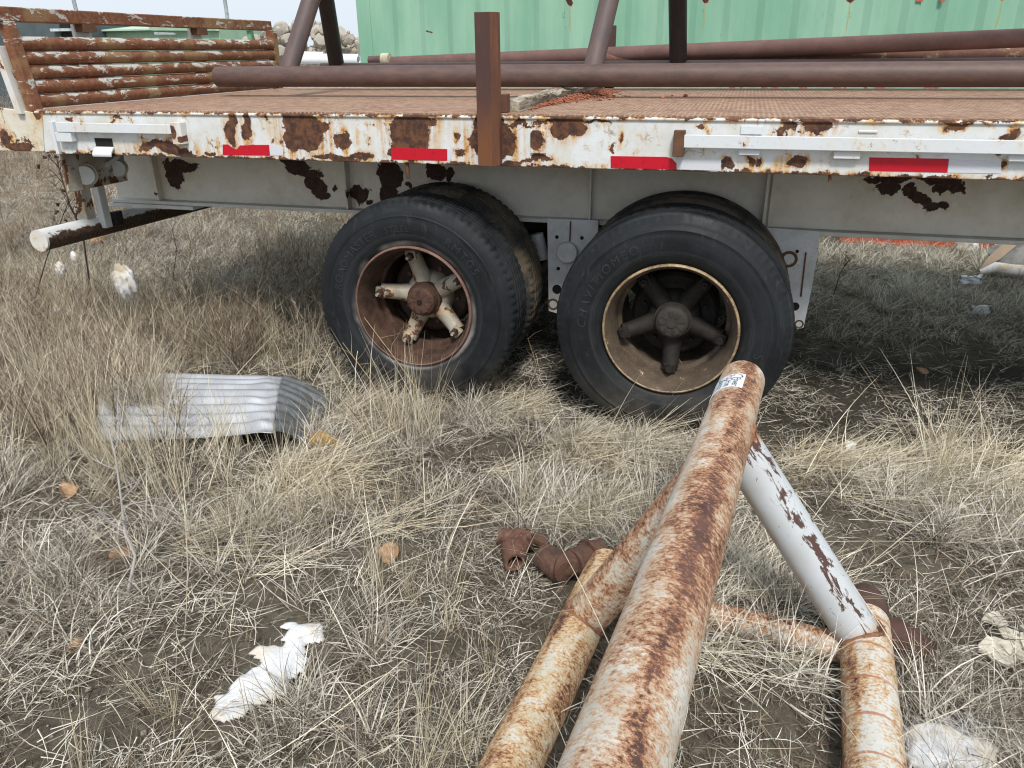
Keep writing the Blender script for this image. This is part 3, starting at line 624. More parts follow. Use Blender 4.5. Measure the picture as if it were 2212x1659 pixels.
def stone(name,c,r_,mat,label,cat='stone',group=None,sq=(1,1,.7),seed=0,parent=None,sub=3):
    import bmesh
    bm_=bmesh.new(); bmesh.ops.create_icosphere(bm_,subdivisions=sub,radius=1); q=random.Random(seed)
    pl=[(Vector((q.gauss(0,1),q.gauss(0,1),q.gauss(0,1))).normalized(),q.uniform(.55,.9)) for _ in range(10)]
    for v in bm_.verts:
        for n_,d_ in pl:
            e=v.co.dot(n_)-d_
            if e>0: v.co-=n_*e
        v.co+=v.co.normalized()*(q.random()-.5)*.03
        v.co=Vector((v.co.x*sq[0]*r_,v.co.y*sq[1]*r_,v.co.z*sq[2]*r_))
    me=bpy.data.meshes.new(name); bm_.to_mesh(me); bm_.free(); me.materials.append(mat)
    for p in me.polygons: p.use_smooth=True
    me.set_sharp_from_angle(angle=R(28))
    o=bpy.data.objects.new(name,me); COL.objects.link(o); o.location=c; o.rotation_euler=(q.uniform(-.3,.3),q.uniform(-.3,.3),q.uniform(0,6.28))
    return tag(o,label,cat,group)
redst=plain('red_crumb',(.42,.17,.10),.85,0,.3,40)
for i,(u,vv,r_) in enumerate(((1480,207,.016),(1432,210,.011),(1452,206,.008))):
    p=at(u,vv,Z=ZD+.008); stone('wood_crumb',p,r_,redst,['larger red crumb on deck, rightmost of three','flat red crumb on deck, leftmost of three','tiny middle crumb between two red crumbs on deck'][i],'crumb',seed=i,sub=2)
# ------------------------------------------------------------------ foreground pipe stand
def rusty_fg(name,base,bias,sc=9,orange=(.30,.125,.06),yel=(.50,.34,.215),dark_=(.06,.032,.027),purple=(.125,.062,.048),thr=(.40,.46,.585),rings=None,bands=(),twist=.5,pale=(.62,.60,.55)):
    """peeled, rusted pipe paint; bands: (direction, centre, half width, amount) = a side of the pipe that weathered more or less"""
    M=Mt(name,.66,0,.35); v=M.obj; s_=M.sep(v)
    vv=M.comb(M.math('ADD',s_[0],M.math('MULTIPLY',s_[2],twist*.22)),M.math('ADD',s_[1],M.math('MULTIPLY',s_[2],twist*.16)),s_[2])
    v2=M.stretch(vv,(.95,.95,1.35))
    big=M.noise(M.stretch(v,(1.2,1.2,.55)),5.5,5,.62,.5); mid=M.noise(v2,sc*3.2,9,.78,.2); fine=M.noise(v2,sc*12,6,.8); spk=M.noise(v2,sc*26,3,.7)
    f=M.math('ADD',M.math('ADD',M.math('MULTIPLY',big,.85),M.math('MULTIPLY',mid,.6)),M.math('MULTIPLY',M.math('SUBTRACT',fine,.5),1.0))
    f=M.math('ADD',f,bias-.245)
    if bands:
        nn=M.n('ShaderNodeNewGeometry').outputs['Normal']
        for (dr,cn,hw,am) in bands:
            d=M.vm('DOT_PRODUCT',nn,tuple(Vector(dr).normalized())); t=M.math('ABSOLUTE',M.math('SUBTRACT',d,cn))
            f=M.math('ADD',f,M.math('MULTIPLY',M.ss(t,hw,0.),am))
    c=M.mix(M.ss(M.noise(v,11,4,.6),.35,.65),base,pale); c=M.mix(M.math('MULTIPLY',M.ss(fine,.5,.7),.5),c,tuple(x*.6 for x in base))
    c=M.mix(M.ss(f,thr[0]-.05,thr[0]+.05),c,yel)
    c=M.mix(M.ss(f,thr[1],thr[1]+.11),c,orange)
    c=M.mix(M.ss(f,thr[2]-.005,thr[2]+.045),c,M.mix(M.ss(M.noise(v,7,4,.6),.4,.6),dark_,purple))
    c=M.mix(M.math('MULTIPLY',M.ss(spk,.62,.70),M.ss(big,.42,.5)),c,(.07,.04,.03))
    c=M.mix(M.math('MULTIPLY',M.ss(M.noise(v2,sc*17,3,.7),.63,.70),.6),c,pale)
    if rings:
        for z0,w in rings:
            rr_=M.math('ABSOLUTE',M.math('SUBTRACT',M.math('ADD',s_[2],M.math('MULTIPLY',M.math('SUBTRACT',M.noise(v,14,4,.6),.5),.03)),z0))
            c=M.mix(M.math('MULTIPLY',M.ss(rr_,w,w*.4),M.ss(mid,.3,.5,.3,.85)),c,(.42,.17,.08))
    return M.out(c,None,M.bump(f,.55,.003,M.bump(fine,.35,.002)))
PS=thing('pipe_stand','rusty white welded pipe stand on the ground in the foreground','pipe stand',(.1,-1.7,gz(.1,-1.7)))
D=Vector((.0930,.9935,-.0765)).normalized()
TA=Vector((.0684,-1.0224,.703))
def lineat(P,D,u,v_):           # point of the line nearest the sight line
    r_=ray(u,v_).normalized(); w=P-CAM; b_=D.dot(r_); t=(b_*(r_.dot(w))-D.dot(w))/(1-b_*b_); return P+D*t
tend=lineat(TA,D,1600,822)
topm=rusty_fg('top_rail_rust',(.50,.46,.39),.02,bands=(((.9,-.25,.35),.62,.36,.10),((-1,-.1,.1),.85,.35,-.06),((1,0,-.1),.97,.2,-.015),((0,-.3,1),.95,.3,.02)))
tp=pipe('top_rail',tend,TA-D*2.6,.070,topm,PS,64,.12)
tp['label']='heavily rusted thick top pipe with a white sticker'
# rolled, rounded end of the pipe
BR0=ground(1878,1500,.068); BRA=Vector((BR0.x,BR0.y,BR0.z)); DB=Vector((.093,.9935,-.068)).normalized()
BL0=ground(1190,1480,.068); BLA=Vector(BL0)
bre=lineat(BRA,DB,1893,1325); ble=lineat(BLA,DB,1325,1230)
brm=rusty_fg('right_base_rust',(.62,.62,.58),-.035,bands=(((-.93,-.1,.35),.86,.16,.13),((0,-.1,1),.9,.3,-.03)),yel=(.56,.38,.2),rings=((.10,.008),(.235,.007),(.37,.006),(.505,.006),(.63,.006)))
blm=rusty_fg('left_base_rust',(.52,.51,.43),.0,bands=(((-.8,-.1,.6),.93,.14,.10),((1,-.1,.1),.8,.35,.03)),yel=(.56,.39,.2))
pipe('base_rail',bre,BRA-DB*2.2,.067,brm,PS,48,.12); pipe('base_rail',ble,BLA-DB*2.2,.067,blm,PS,48,.12)
pipe('end_sleeve',bre+DB*.025,bre-DB*.05,.0685,rustmat('sleeve_rust',(.06,.035,.03),(.10,.055,.045)),PS,40,.15)
lt=lineat(TA,D,1618,935); lb=lineat(BRA,DB,1866,1395)
M=Mt('white_leg_paint',.5,0,.45); v=M.obj; s_=M.sep(v); ge=M.n('ShaderNodeNewGeometry'); nn=M.sep(ge.outputs['Normal'])
n1=M.noise(M.stretch(v,(1.9,1.9,.7)),17,9,.74,.6); n2=M.noise(v,60,5,.7)
side=M.math('SUBTRACT',1.,M.math('ABSOLUTE',M.math('MULTIPLY',M.math('SUBTRACT',nn[0],.42),2.0)))
f=M.math('ADD',n1,M.math('MULTIPLY',M.math('MAXIMUM',side,-.6),.12))
k=M.ss(f,.605,.62); fl=M.ss(n2,.71,.73)
zt=M.ss(s_[2],.30,.02); 
k=M.math('MAXIMUM',k,M.ss(M.math('ADD',n1,M.math('MULTIPLY',M.ss(s_[2],.11,.0),.25)),.66,.68)); 
c=M.mix(M.ss(M.noise(v,6,5,.6),.3,.7),(.50,.53,.555),(.44,.455,.455))
c=M.mix(M.ss(M.math('ADD',M.math('MULTIPLY',M.ss(s_[2],.13,.02),.5),n1),.66,.9),c,(.5,.24,.09))
c=M.mix(M.math('MAXIMUM',M.ss(f,.585,.64,0,.35),0.),c,(.4,.28,.2))
c=M.mix(M.math('MULTIPLY',M.ss(nn[0],-.35,-.9,0,.9),M.ss(n1,.38,.58)),c,(.42,.27,.13))
Lg=(lb-lt).length; e_=M.math('ADD',M.math('MULTIPLY',M.math('ABSOLUTE',M.math('SUBTRACT',s_[2],Lg*.5)),1.),M.math('MULTIPLY',n1,.11))
c=M.mix(M.ss(e_,Lg*.5-.035,Lg*.5+.02),c,M.mix(M.ss(n2,.4,.6),(.40,.20,.09),(.5,.38,.24))); k=M.math('MAXIMUM',k,M.math('MULTIPLY',M.ss(e_,Lg*.5-.01,Lg*.5+.0),M.ss(n2,.42,.5)))
c=M.mix(k,c,(.075,.035,.027)); c=M.mix(fl,c,(.1,.05,.03)); c=M.mix(M.ss(M.noise(v,90,3,.7),.69,.72),c,(.12,.07,.045))
legw=M.out(c,None,M.bump(k,-.4,.002))
LEGR=o=pipe('leg',lt,lb+(lb-lt).normalized()*.02,.061,legw,PS,48,0); o['label']='white painted leg with peeled brown streaks'; saddle(o,48,TA,D,.07,0); saddle(o,48,BRA,DB,.067,1)
lt2=lineat(TA,D,1540,1010); lb2=lineat(BLA,DB,1268,1355)
LEGL=o=pipe('leg',lt2,lb2,.061,rusty_fg('left_leg_rust',(.52,.53,.46),-.035,sc=7,bands=(((-.6,-.1,.8),.9,.15,.10),((1,-.3,.0),.8,.3,.06))),PS,48,0)
saddle(LEGL,48,TA,D,.07,0); saddle(LEGL,48,BLA,DB,.067,1)
cb0=lineat(BRA,DB,1860,1400); cb1=lineat(BLA,DB,1310,1265)
cbm=rusty_fg('cross_bar_rust',(.62,.62,.58),-.05,bands=(((0,.3,1),.95,.2,.14),))
pipe('cross_bar',cb0+Vector((0,-.0,-.02)),cb1+Vector((0,0,-.02)),.042,cbm,PS,32,0)
def bead(o,n,end,mat,rad=.007):
    Mx=mw(o); vs=o.data.vertices; N_=len(vs); ids=range(n) if end==0 else range(N_-n,N_)
    P=[Mx@vs[i].co for i in ids]; c_=sum(P,Vector())/n; P=[p+(p-c_).normalized()*.002 for p in P]; P.append(P[0].copy()); q=random.Random(n+end)
    MB().tube(P,[rad*q.uniform(.7,1.3) for _ in P],6).build('weld_bead',mat,PS,smooth=70)
bdm=rustmat('weld_bead_rust',(.13,.06,.035),(.3,.14,.07),(.42,.28,.17),vec='pos')
bead(LEGR,48,0,bdm); bead(LEGR,48,1,bdm); bead(LEGL,48,1,bdm,.006)
# stub that sticks out right of the base rail
a=ground(1920,1365,.03); b_=ground(2010,1430,.0)
o=MB().tube([a,(a+b_)/2+Vector((0,0,.01)),b_],[.05,.048,.03],20,True,.15).build('rusty_stub',rustmat('stub_pipe_rust',(.055,.03,.025),(.10,.05,.035),vec='pos'),None,smooth=50)
tag(o,'short dark rusty pipe stub beside the right base pipe','pipe stub')
# sticker on the top rail
stk=plain('sticker_white',(.78,.82,.86),.35,0,.03,5,bump=0)
ink=Mt('sticker_ink',.6); ink=ink.out((.03,.035,.06)); inkr=Mt('sticker_red_ink',.6); inkr=inkr.out((.35,.08,.15))
ax=-D; sref=Vector((0,0,1)); e1=(sref-ax*sref.dot(ax)).normalized(); e2=ax.cross(e1)
if e2.x>0: e2=-e2        # e2 points to the left of the pipe as the camera sees it
def onpipe(s,a,h=0.): return tend+ax*s+(e1*math.cos(a)+e2*math.sin(a))*(.070+h)
# s along the pipe from its end, a = angle from the top towards the left
SA0,SA1,SS0,SS1=R(-14),R(112),.145,.275
b=MB(); na=20; rs=[]
for i in range(na+1):
    a=SA0+(SA1-SA0)*i/na
    rs.append([onpipe(SS0,a,.0006),onpipe(SS1,a,.0006),onpipe(SS1,a,.0016),onpipe(SS0,a,.0016)])
b.rings(rs); SK=b.build('sticker',stk,tp,smooth=50)
def ontext(txt,size,s,a,mat,nm,rot=0.,sp=1.):
    me=textmesh(txt,size,.0001,nm,0,sp,.0002)
    def fn(co):
        # text x runs toward the pipe's own length (reads turned a quarter), y runs round the pipe
        x,y=co.x,co.y
        return onpipe(s+x,a-y/.070,.0018+co.z)
    mapverts(me,fn); return link(nm,me,mat,SK)
ontext('Power',.030,SS0+.086,R(4),ink,'lettering'); ontext('Drive',.030,SS0+.086,R(23),ink,'lettering'); ontext('Supply',.030,SS0+.086,R(42),ink,'lettering')
ontext('Pd',.036,SS0+.028,R(22),inkr,'emblem')
b=MB(); rs=[]
for k in range(32):
    t=2*math.pi*k/32; 
    rs.append([onpipe(SS0+.028+math.cos(t)*.022*q1,R(22)+math.sin(t)*.034*q1/.07,h) for q1,h in ((1,.0018),(1.12,.0018),(1.12,.0021),(1,.0021))])
b.rings(rs,False,True); b.build('emblem_ring',ink,SK)
ontext('7 8 5 . 0 8',.020,SS0+.065,R(78),ink,'lettering')
# ------------------------------------------------------------------ crushed rusty elbow pipe on the ground
em=rustmat('elbow_rust',(.06,.033,.026),(.12,.062,.042),(.24,.14,.095),vec='pos',sc=16,rough=.85)
pts=[ground(u,v_,.06) for u,v_ in ((1300,1188),(1270,1195),(1240,1218),(1205,1225),(1175,1200))]
EL=MB().tube(pts,[.035,.041,.045,.047,.042],24,True,.2).build('bent_pipe',em,None,smooth=60); tag(EL,'torn rusty bent pipe piece lying left of the pipe stand','bent pipe'); crumple(EL,.03,14,3)
for i in (1,2,3):
    p=pts[i]; d=(pts[i+1]-pts[i-1]).normalized() if i<4 else Vector((1,0,0)); MB().tube([p-d*.006,p+d*.006],[.0488,.0488],24).build('crease',em,EL,smooth=70)
pts=[ground(u,v_,.06) for u,v_ in ((1150,1168),(1125,1165),(1108,1185),(1112,1215))]
o=MB().tube(pts,[.038,.043,.040,.03],20,True,.25).build('pipe_fragment',rustmat('fragment_rust',(.09,.04,.028),(.18,.09,.06),(.3,.2,.15),vec='pos',pale=(.5,.44,.38),palefield=.63),None,smooth=50); tag(o,'broken curved rusty fragment with whitish crust, leftmost rusty pipe piece','pipe fragment'); crumple(o,.035,16,8)
o=MB().tube([ground(1150,1160,.05),ground(1180,1172,.03)],[.02,.03],10).build('rust_flange',em,EL)
# ------------------------------------------------------------------ corrugated sheet
M=Mt('galvanised_sheet',.42,.55,.5); v=M.pos; n1=M.noise(v,5,4,.6); n2=M.voro(v,120,'F1','Color'); n3=M.noise(v,40,5,.7)
c=M.mix(M.ss(n1,.3,.7),(.42,.43,.45),(.58,.60,.63)); c=M.mix(M.math('MULTIPLY',M.ss(n3,.5,.8),.5),c,(.30,.30,.29)); c=M.mix(M.patches(v,[(-1.97,-.42,.05,.03)],.02,20,(0,1)),c,c); galv=M.out(c,M.mix(n3,(.35,)*3,(.55,)*3),M.bump(n3,.12,.002))
A=ground(213,812,.06); B=ground(612,814,.13); C=ground(590,940,.10); Dn=ground(215,960,.04)
ochre=plain('ochre_backing',(.33,.2,.05),.7,0,.3,14)
SH=thing('corrugated_sheet','bent silver corrugated metal sheet half buried in tall straw','metal sheet',(A+C)/2)
ns,nt=60,150; V_=[];F_=[]
up=Vector((0,0,1))
for i in range(ns+1):
    s=i/ns
    for j in range(nt+1):
        t=j/nt; a=A.lerp(Dn,t); b_=B.lerp(C,t); p=a.lerp(b_,s)
        wig=.5*math.sin(s*5+t*2)*.012+.012*math.exp(-((s-.93)/.05)**2)*math.sin(t*9)
        amp=.0135*(1-.55*math.exp(-((s-1)/.07)**2))
        V_.append(p+up*(amp*math.cos(2*math.pi*8*t)+wig+.035*math.sin(math.pi*t)))
for i in range(ns):
    for j in range(nt):
        o_=i*(nt+1)+j; F_.append((o_,o_+1,o_+nt+2,o_+nt+1))
def sheet(V_,F_,name,mat,parent,th=.002,smooth=60):
    me=bpy.data.meshes.new(name); me.from_pydata([tuple(x) for x in V_],[],F_); o=link(name,me,mat,parent,smooth); md=o.modifiers.new('t','SOLIDIFY'); md.thickness=th; return o
sheet(V_,F_,'sheet_panel',galv,SH)
E0=ground(722,868,.045); E1=ground(716,905,.03); V_=[];F_=[]
galv_shade=plain('galvanised_flap_shaded',(.16,.17,.175),.5,.45,.18,30,bump=.2)  # same metal as the panel, shade of the turned-away flap put into its colour
for i in range(21):
    s=i/20
    for j in range(nt+1):
        t=j/nt; a=B.lerp(C,t*.98) ; e=E0.lerp(ground(650,958,.0),t) 
        p=a.lerp(e,s); cut=.03*math.sin(t*23)*s
        V_.append(p+up*(.0095*math.cos(2*math.pi*8*t)*(1-.4*s)+.035*math.sin(math.pi*t)*(1-s)+.02*math.sin(math.pi*s))+Vector((cut*.3,0,0)))
for i in range(20):
    for j in range(nt):
        o_=i*(nt+1)+j; F_.append((o_,o_+1,o_+nt+2,o_+nt+1))
sheet(V_,F_,'folded_flap',galv_shade,SH)
l=[ground(672,938,.05),ground(690,930,.055),ground(740,953,.02),ground(735,964,.01),ground(668,962,.015)]
MB().quad_prism(l,[p+Vector((0,.0,-.006)) for p in l]).build('ochre_underside',ochre,SH)
l=[ground(588,925,.11),ground(605,935,.10),ground(603,968,.03),ground(590,962,.03)]
MB().quad_prism(l,[p+Vector((.0,0,-.004)) for p in l]).build('torn_edge',dark,SH)
# ------------------------------------------------------------------ stones, wadding, litter
ocs=plain('ochre_stone',(.36,.22,.12),.85,0,.35,25,bump=.6)
for i,(u,vv,r_,lab) in enumerate(((838,1196,.042,'ochre brown stone in bare soil left of the rusty bent pipe'),(266,1196,.036,'ochre stone under a pale branching twig at lower left'),(717,1143,.018,'small ochre stone in matted grass below metal sheet'),
   (150,1060,.05,'pinkish ochre stone half hidden in straw near the left edge'),(212,520,.09,'yellow ochre block lying behind the trailer bumper pipe'),(162,1393,.022,'small ochre stone in grass at the lower left'),(1992,800,.03,'tan stone in shadow right of the right wheel'),(745,1575,.02,'small brown stone right of the white wadding strip'))):
    p=ground(u,vv,r_*.35); stone('stone',p,r_,ocs,lab,'stone',None,(1.25,.9,.75),seed=20+i)
M=Mt('white_wadding',.95,0,.1); v=M.pos; n1=M.noise(v,9,6,.65); n2=M.noise(v,120,5,.75)
c=M.mix(M.ss(n1,.42,.66),(.72,.73,.74),(.60,.51,.38)); c=M.mix(M.ss(n2,.6,.8,0,.4),c,(.4,.38,.35)); wad=M.out(c,None,M.bump(n2,.5,.005,M.bump(n1,.6,.02)))
def wadding(name,outline,up0,label,mat=wad,thick=.03,cat='wadding',seed=1,res=.008,group=None):
    """ragged fibrous pad: a height field clipped to an outline given in picture points on the ground"""
    P=[ground(u,v_) for u,v_ in outline]; q=random.Random(seed)
    xs=[p.x for p in P]; ys=[p.y for p in P]
    gx_=np.arange(min(xs)-.02,max(xs)+.02,res); gy_=np.arange(min(ys)-.02,max(ys)+.02,res)
    XX,YY=np.meshgrid(gx_,gy_); dx=(vnoise(XX*40+seed,YY*40)-.5)*.03; dy=(vnoise(XX*40+9,YY*40+seed)-.5)*.03
    def sd(px,py):
        n=len(P); ins=np.zeros(px.shape,bool); md=np.full(px.shape,9.)
        for i in range(n):
            a,b2=P[i],P[(i+1)%n]
            c1=(a.y>py)!=(b2.y>py)
            xx=(b2.x-a.x)*(py-a.y)/((b2.y-a.y) or 1e-9)+a.x
            ins^=c1&(px<xx)
            ex,ey=b2.x-a.x,b2.y-a.y; t=np.clip(((px-a.x)*ex+(py-a.y)*ey)/(ex*ex+ey*ey),0,1)
            md=np.minimum(md,np.hypot(px-a.x-t*ex,py-a.y-t*ey))
        return np.where(ins,md,-md)
    d=sd(XX+dx,YY+dy)
    H=hgt(XX,YY)+up0+thick*np.clip(d/.03,0,1)**.5*(.5+.9*vnoise(XX*22,YY*22+seed))
    keep=d>0; idm=-np.ones(XX.shape,int); idm[keep]=np.arange(keep.sum())
    V_=np.stack([XX[keep],YY[keep],H[keep]],-1); F_=[]
    for i in range(XX.shape[0]-1):
        for j in range(XX.shape[1]-1):
            a=(idm[i,j],idm[i,j+1],idm[i+1,j+1],idm[i+1,j])
            if min(a)>=0: F_.append(a)
    me=bpy.data.meshes.new(name); me.from_pydata(V_.tolist(),[],F_); o=link(name,me,mat,None,80); md=o.modifiers.new('t','SOLIDIFY'); md.thickness=.006
    # loose fibres at the rim
    b=MB(); rim=[(XX[i,j],YY[i,j],H[i,j]) for i,j in zip(*np.where((d>0)&(d<.008)))]
    for (x,y,z) in rim[::2]:
        a=Vector((x,y,z)); e=a+Vector((q.gauss(0,.012),q.gauss(0,.012),q.uniform(-.004,.012))); s_=Vector((.0006,0,.0004)); b.v+= [tuple(a),tuple(a+s_),tuple(e)]; n=len(b.v); b.f.append((n-3,n-2,n-1))
    if b.f: f_=b.build('fibres',mat,o); f_['kind']='stuff'
    return tag(o,label,cat,group)
wadding('wadding_strip',[(460,1578),(463,1520),(500,1480),(560,1440),(540,1412),(588,1402),(618,1400),(612,1358),(640,1352),(700,1350),(712,1372),(690,1395),(665,1400),(668,1440),(640,1480),(600,1520),(545,1545),(520,1560)],.008,'long ragged strip of white wadding on bare soil, lower left',thick=.017)
WC=wadding('wadding_clump',[(1942,1700),(1930,1600),(1975,1592),(2040,1600),(2090,1625),(2150,1640),(2160,1700)],.02,'fluffy white wadding beside right base pipe at bottom edge',thick=.05,seed=4)
b=MB(); q=random.Random(31); vs_=[v.co.copy() for v in WC.data.vertices]
for _ in range(380):
    p=q.choice(vs_); d=Vector((q.gauss(0,1),q.gauss(0,1),abs(q.gauss(0,.7)))).normalized(); t=Vector((.0007,0,.0005)); n=len(b.v); L=q.uniform(.01,.045)
    p1=p+d*L; d=(d+Vector((q.gauss(0,.9),q.gauss(0,.9),q.gauss(-.2,.6)))).normalized(); p2=p1+d*L; d=(d+Vector((q.gauss(0,.9),q.gauss(0,.9),q.gauss(-.4,.6)))).normalized(); p3=p2+d*L
    b.v+=[tuple(x) for x in (p,p+t,p1,p1+t,p2,p2+t,p3)]; b.f+=[(n,n+1,n+3,n+2),(n+2,n+3,n+5,n+4),(n+4,n+5,n+6)]
f_=b.build('fibres',wad,WC); f_['kind']='stuff'
paperm=plain('white_scrap',(.74,.77,.82),.5,0,.12,30)
def scrap(u,v_,w,h,label,name='plastic_scrap',seed=0,mat=paperm,cat='scrap',up0=.02,Y=None):
    q=random.Random(seed); p=ground(u,v_,up0) if Y is None else at(u,v_,Y=Y); b=MB(); n=7; 
    V_=[];F_=[]
    for i in range(n+1):
        for j in range(n+1):
            a=(i/n-.5)*w; c=(j/n-.5)*h; rr_=1-.35*q.random()*(i in(0,n) or j in(0,n))
            V_.append(p+_R0*(a*rr_)+Vector((0,.5,.86))*(c*rr_)+Vector((q.uniform(-.2,.2),-q.random(),q.uniform(-.2,.2)))*min(w,h)*.35)
    for i in range(n):
        for j in range(n): k_=i*(n+1)+j; F_.append((k_,k_+1,k_+n+2,k_+n+1))
    o=sheet(V_,F_,name,mat,None,.0015,80); return tag(o,label,cat)
scrap(1838,970,.05,.09,'small folded white plastic scrap in grass right of the stand','plastic_scrap',4,cat='scrap',up0=.03)
scrap(2098,604,.2,.09,'white plastic scrap, highest of two under the trailer at right','plastic_scrap',5,cat='scrap',up0=.03)
scrap(2118,668,.14,.07,'crumpled white scrap in shadow, lower of two under the trailer','plastic_scrap',6,cat='scrap',up0=.03)
scrap(1288,913,.02,.03,'dry grey leaf scrap in front of the right tyre','leaf_scrap',8,plain('grey_leaf',(.4,.38,.38)),'leaf',.03)
scrap(2065,1490,.05,.03,'small pale flat scrap in grass below the stone slab','paper_scrap',9,plain('pale_scrap',(.5,.47,.4)),'scrap',.02)
def fluff(name,p,w,h,label,seed=0,nf=260):
    import bmesh
    q=random.Random(seed); bm_=bmesh.new(); bmesh.ops.create_icosphere(bm_,subdivisions=4,radius=1)
    for v in bm_.verts:
        c=v.co.copy(); n_=float(vnoise(c.x*2.1+seed*3.1,c.y*2.1+c.z*1.7)); n2_=float(vnoise(c.x*5+seed,c.z*5+c.y*4)); n3_=float(vnoise(c.x*11+seed,c.z*11-c.y*9))
        k=.42+.6*n_+.35*n2_+.14*n3_; v.co=Vector((c.x*w*k,c.y*w*.55*k,c.z*h*k))
    me=bpy.data.meshes.new(name); bm_.to_mesh(me); vs=[v.co.copy() for v in bm_.verts]; bm_.free(); me.materials.append(wad)
    for f in me.polygons: f.use_smooth=True
    o=bpy.data.objects.new(name,me); COL.objects.link(o); o.location=p; b=MB()
    for _ in range(nf):
        a=q.choice(vs); d=a.normalized()+Vector((q.gauss(0,.7),q.gauss(0,.7),q.gauss(0,.7))); L=q.uniform(.1,.45)*max(w,h); e=a+d*L*.5; g3=e+(d+Vector((q.gauss(0,.8),q.gauss(0,.8),q.gauss(0,.8))))*L*.4; t=Vector((.0008,0,.0008)); n=len(b.v)
        b.v+=[tuple(p+x) for x in (a*.97,a*.97+t,e+t,e,g3)]; b.f+=[(n,n+1,n+2,n+3),(n+3,n+2,n+4)]
    f_=b.build('fibres',wad,o); f_['kind']='stuff'
    return tag(o,label,'wadding')
fluff('wadding_tuft',ground(268,610,.42),.075,.115,'crumpled white wad caught in tall weeds left of the wheels',1)
fluff('wadding_tuft',ground(130,582,.34),.04,.045,'small grey white fluff on weeds below the bumper pipe end',2,120)
fluff('wadding_tuft',ground(160,556,.34),.03,.04,'small white fluff on weeds just under the bumper pipe',3,120)
fluff('wadding_tuft',ground(122,668,.18),.022,.03,'tiny white fluff low in the weeds at far left',4,60)
fluff('wadding_tuft',at(2088,532,Y=4.2),.09,.10,'white fluffy wad in front of the red beam at right',5,160)
crm=plain('crumbled_plaster',(.56,.52,.42),.9,0,.25,30,bump=.6)
SL=thing('plaster_slab','cracked cream plaster slab lying broken in grass at right edge','plaster',ground(2190,1375))
q=random.Random(5)
for i in range(34):
    u=q.uniform(2135,2290); v_=q.uniform(1325,1425); w=q.uniform(.012,.04)
    p=ground(u,v_,.022+q.uniform(0,.012)); a=[R(60*k+q.uniform(-22,22)) for k in range(6)]
    t=Vector((q.uniform(-.15,.15),q.uniform(-.15,.15),1)).normalized(); e=t.orthogonal().normalized(); g2=t.cross(e)
    rg=[p+(e*math.cos(x)+g2*math.sin(x))*w*q.uniform(.7,1.2) for x in a]
    MB().quad_prism(rg,[x-t*.008 for x in rg]).build('plaster_flake',crm,SL)
# cardboard and wadding heap at the right edge under the trailer
card=plain('cardboard',(.55,.42,.31),.85,0,.08,10)
BX=thing('torn_carton','torn cardboard carton with white wadding spilling out, right edge','carton',ground(2190,590))
l=[at(u,v_,Y=3.5) for u,v_ in ((2113,585),(2135,556),(2178,518),(2215,515),(2160,560))]
MB().quad_prism(l,[p+Vector((0,.006,0)) for p in l]).build('carton_flap',card,BX)
l=[at(u,v_,Y=3.52) for u,v_ in ((2150,560),(2200,520),(2330,512),(2330,590),(2160,580))]
MB().quad_prism(l,[p+Vector((0,.25,0)) for p in l]).build('carton_body',plain('grey_carton',(.3,.3,.29),.9,0,.4,8),BX)
pts=[at(u,v_,Y=3.42) for u,v_ in ((2118,588),(2150,578),(2190,585),(2240,590),(2300,592))]
MB().tube(pts,[.02,.045,.05,.06,.05],16).build('wadding_roll',wad,BX,smooth=60)
# red beam behind
rb=rustmat('red_lead_paint',(.36,.06,.02),(.45,.085,.03),(.3,.05,.02),vec='pos',rough=.6)
p0=at(1813,528,Y=4.45); p1=at(2135,530,Y=4.35)
RB=thing('red_beam','orange red steel beam lying in grass beyond the trailer','steel beam',(p0.x,4.45,0))
MB().box(p0.x,p1.x+1.2,4.45,4.462,.0,.22).build('beam_web',rb,RB); MB().box(p0.x,p1.x+1.2,4.40,4.52,-.01,.012).build('beam_flange',rb,RB); MB().box(p0.x,p1.x+1.2,4.40,4.52,.225,.24).build('beam_flange',rb,RB)
# ------------------------------------------------------------------ green container
YC=5.2
gn=Mt('container_green',.5,0,.4); v=gn.pos; n1=gn.noise(gn.stretch(v,(1,1,.3)),2,5,.6); n2=gn.noise(v,9,7,.7)
holes=[at(u,v_,Y=YC) for u,v_ in ((1232,1),(1524,-2),(1838,-6),(2168,-10))]
pk=gn.patches(v,[(p.x,p.z,.035,.05) for p in holes]+[(a.x,a.z,.03,.008) for a in (at(1240,108,Y=YC),at(1350,106,Y=YC),at(1500,106,Y=YC),at(1510,110,Y=YC),at(928,70,Y=YC))],.02,16)
pd=gn.patches(v,[(p.x,p.z-.17,.012,.2) for p in holes],.008,16)
fv=gn.stretch(v,(1.6,1,.55)); cr=gn.noise(fv,11,8,.75,.8)
c=gn.mix(gn.ss(n1,.3,.7),(.20,.41,.285),(.30,.51,.375)); c=gn.mix(gn.ss(n2,.6,.8,0,.5),c,(.32,.46,.35))
c=gn.mix(gn.ss(pd,0,.6,0,.7),c,(.33,.30,.14)); c=gn.mix(gn.ss(pk,-.35,0.),c,(.45,.28,.15)); c=gn.mix(gn.ss(pk,-.05,.05),c,(.05,.025,.02))
c=gn.mix(gn.ss(cr,.665,.68),c,(.10,.10,.07)); cont=gn.out(c,None,gn.bump(n2,.15,.003))
XC=at(772,40,Y=YC).x; XC2=XC+12.19
CT=thing('shipping_container','long mint green shipping container with rust spots behind the trailer','container',(XC+6,YC+1.2,0))
prof=[]; x=XC+.16; 
while x<XC2-.2:
    prof+=[(x,0),(x+.072,0),(x+.14,.028),(x+.25,.028),(x+.318,0)]; x+=.318
zb,zt=.30,2.72
b=MB(); o_=0
for (x,y) in prof: b.v+=[(x,YC+y,zb),(x,YC+y,zt)]
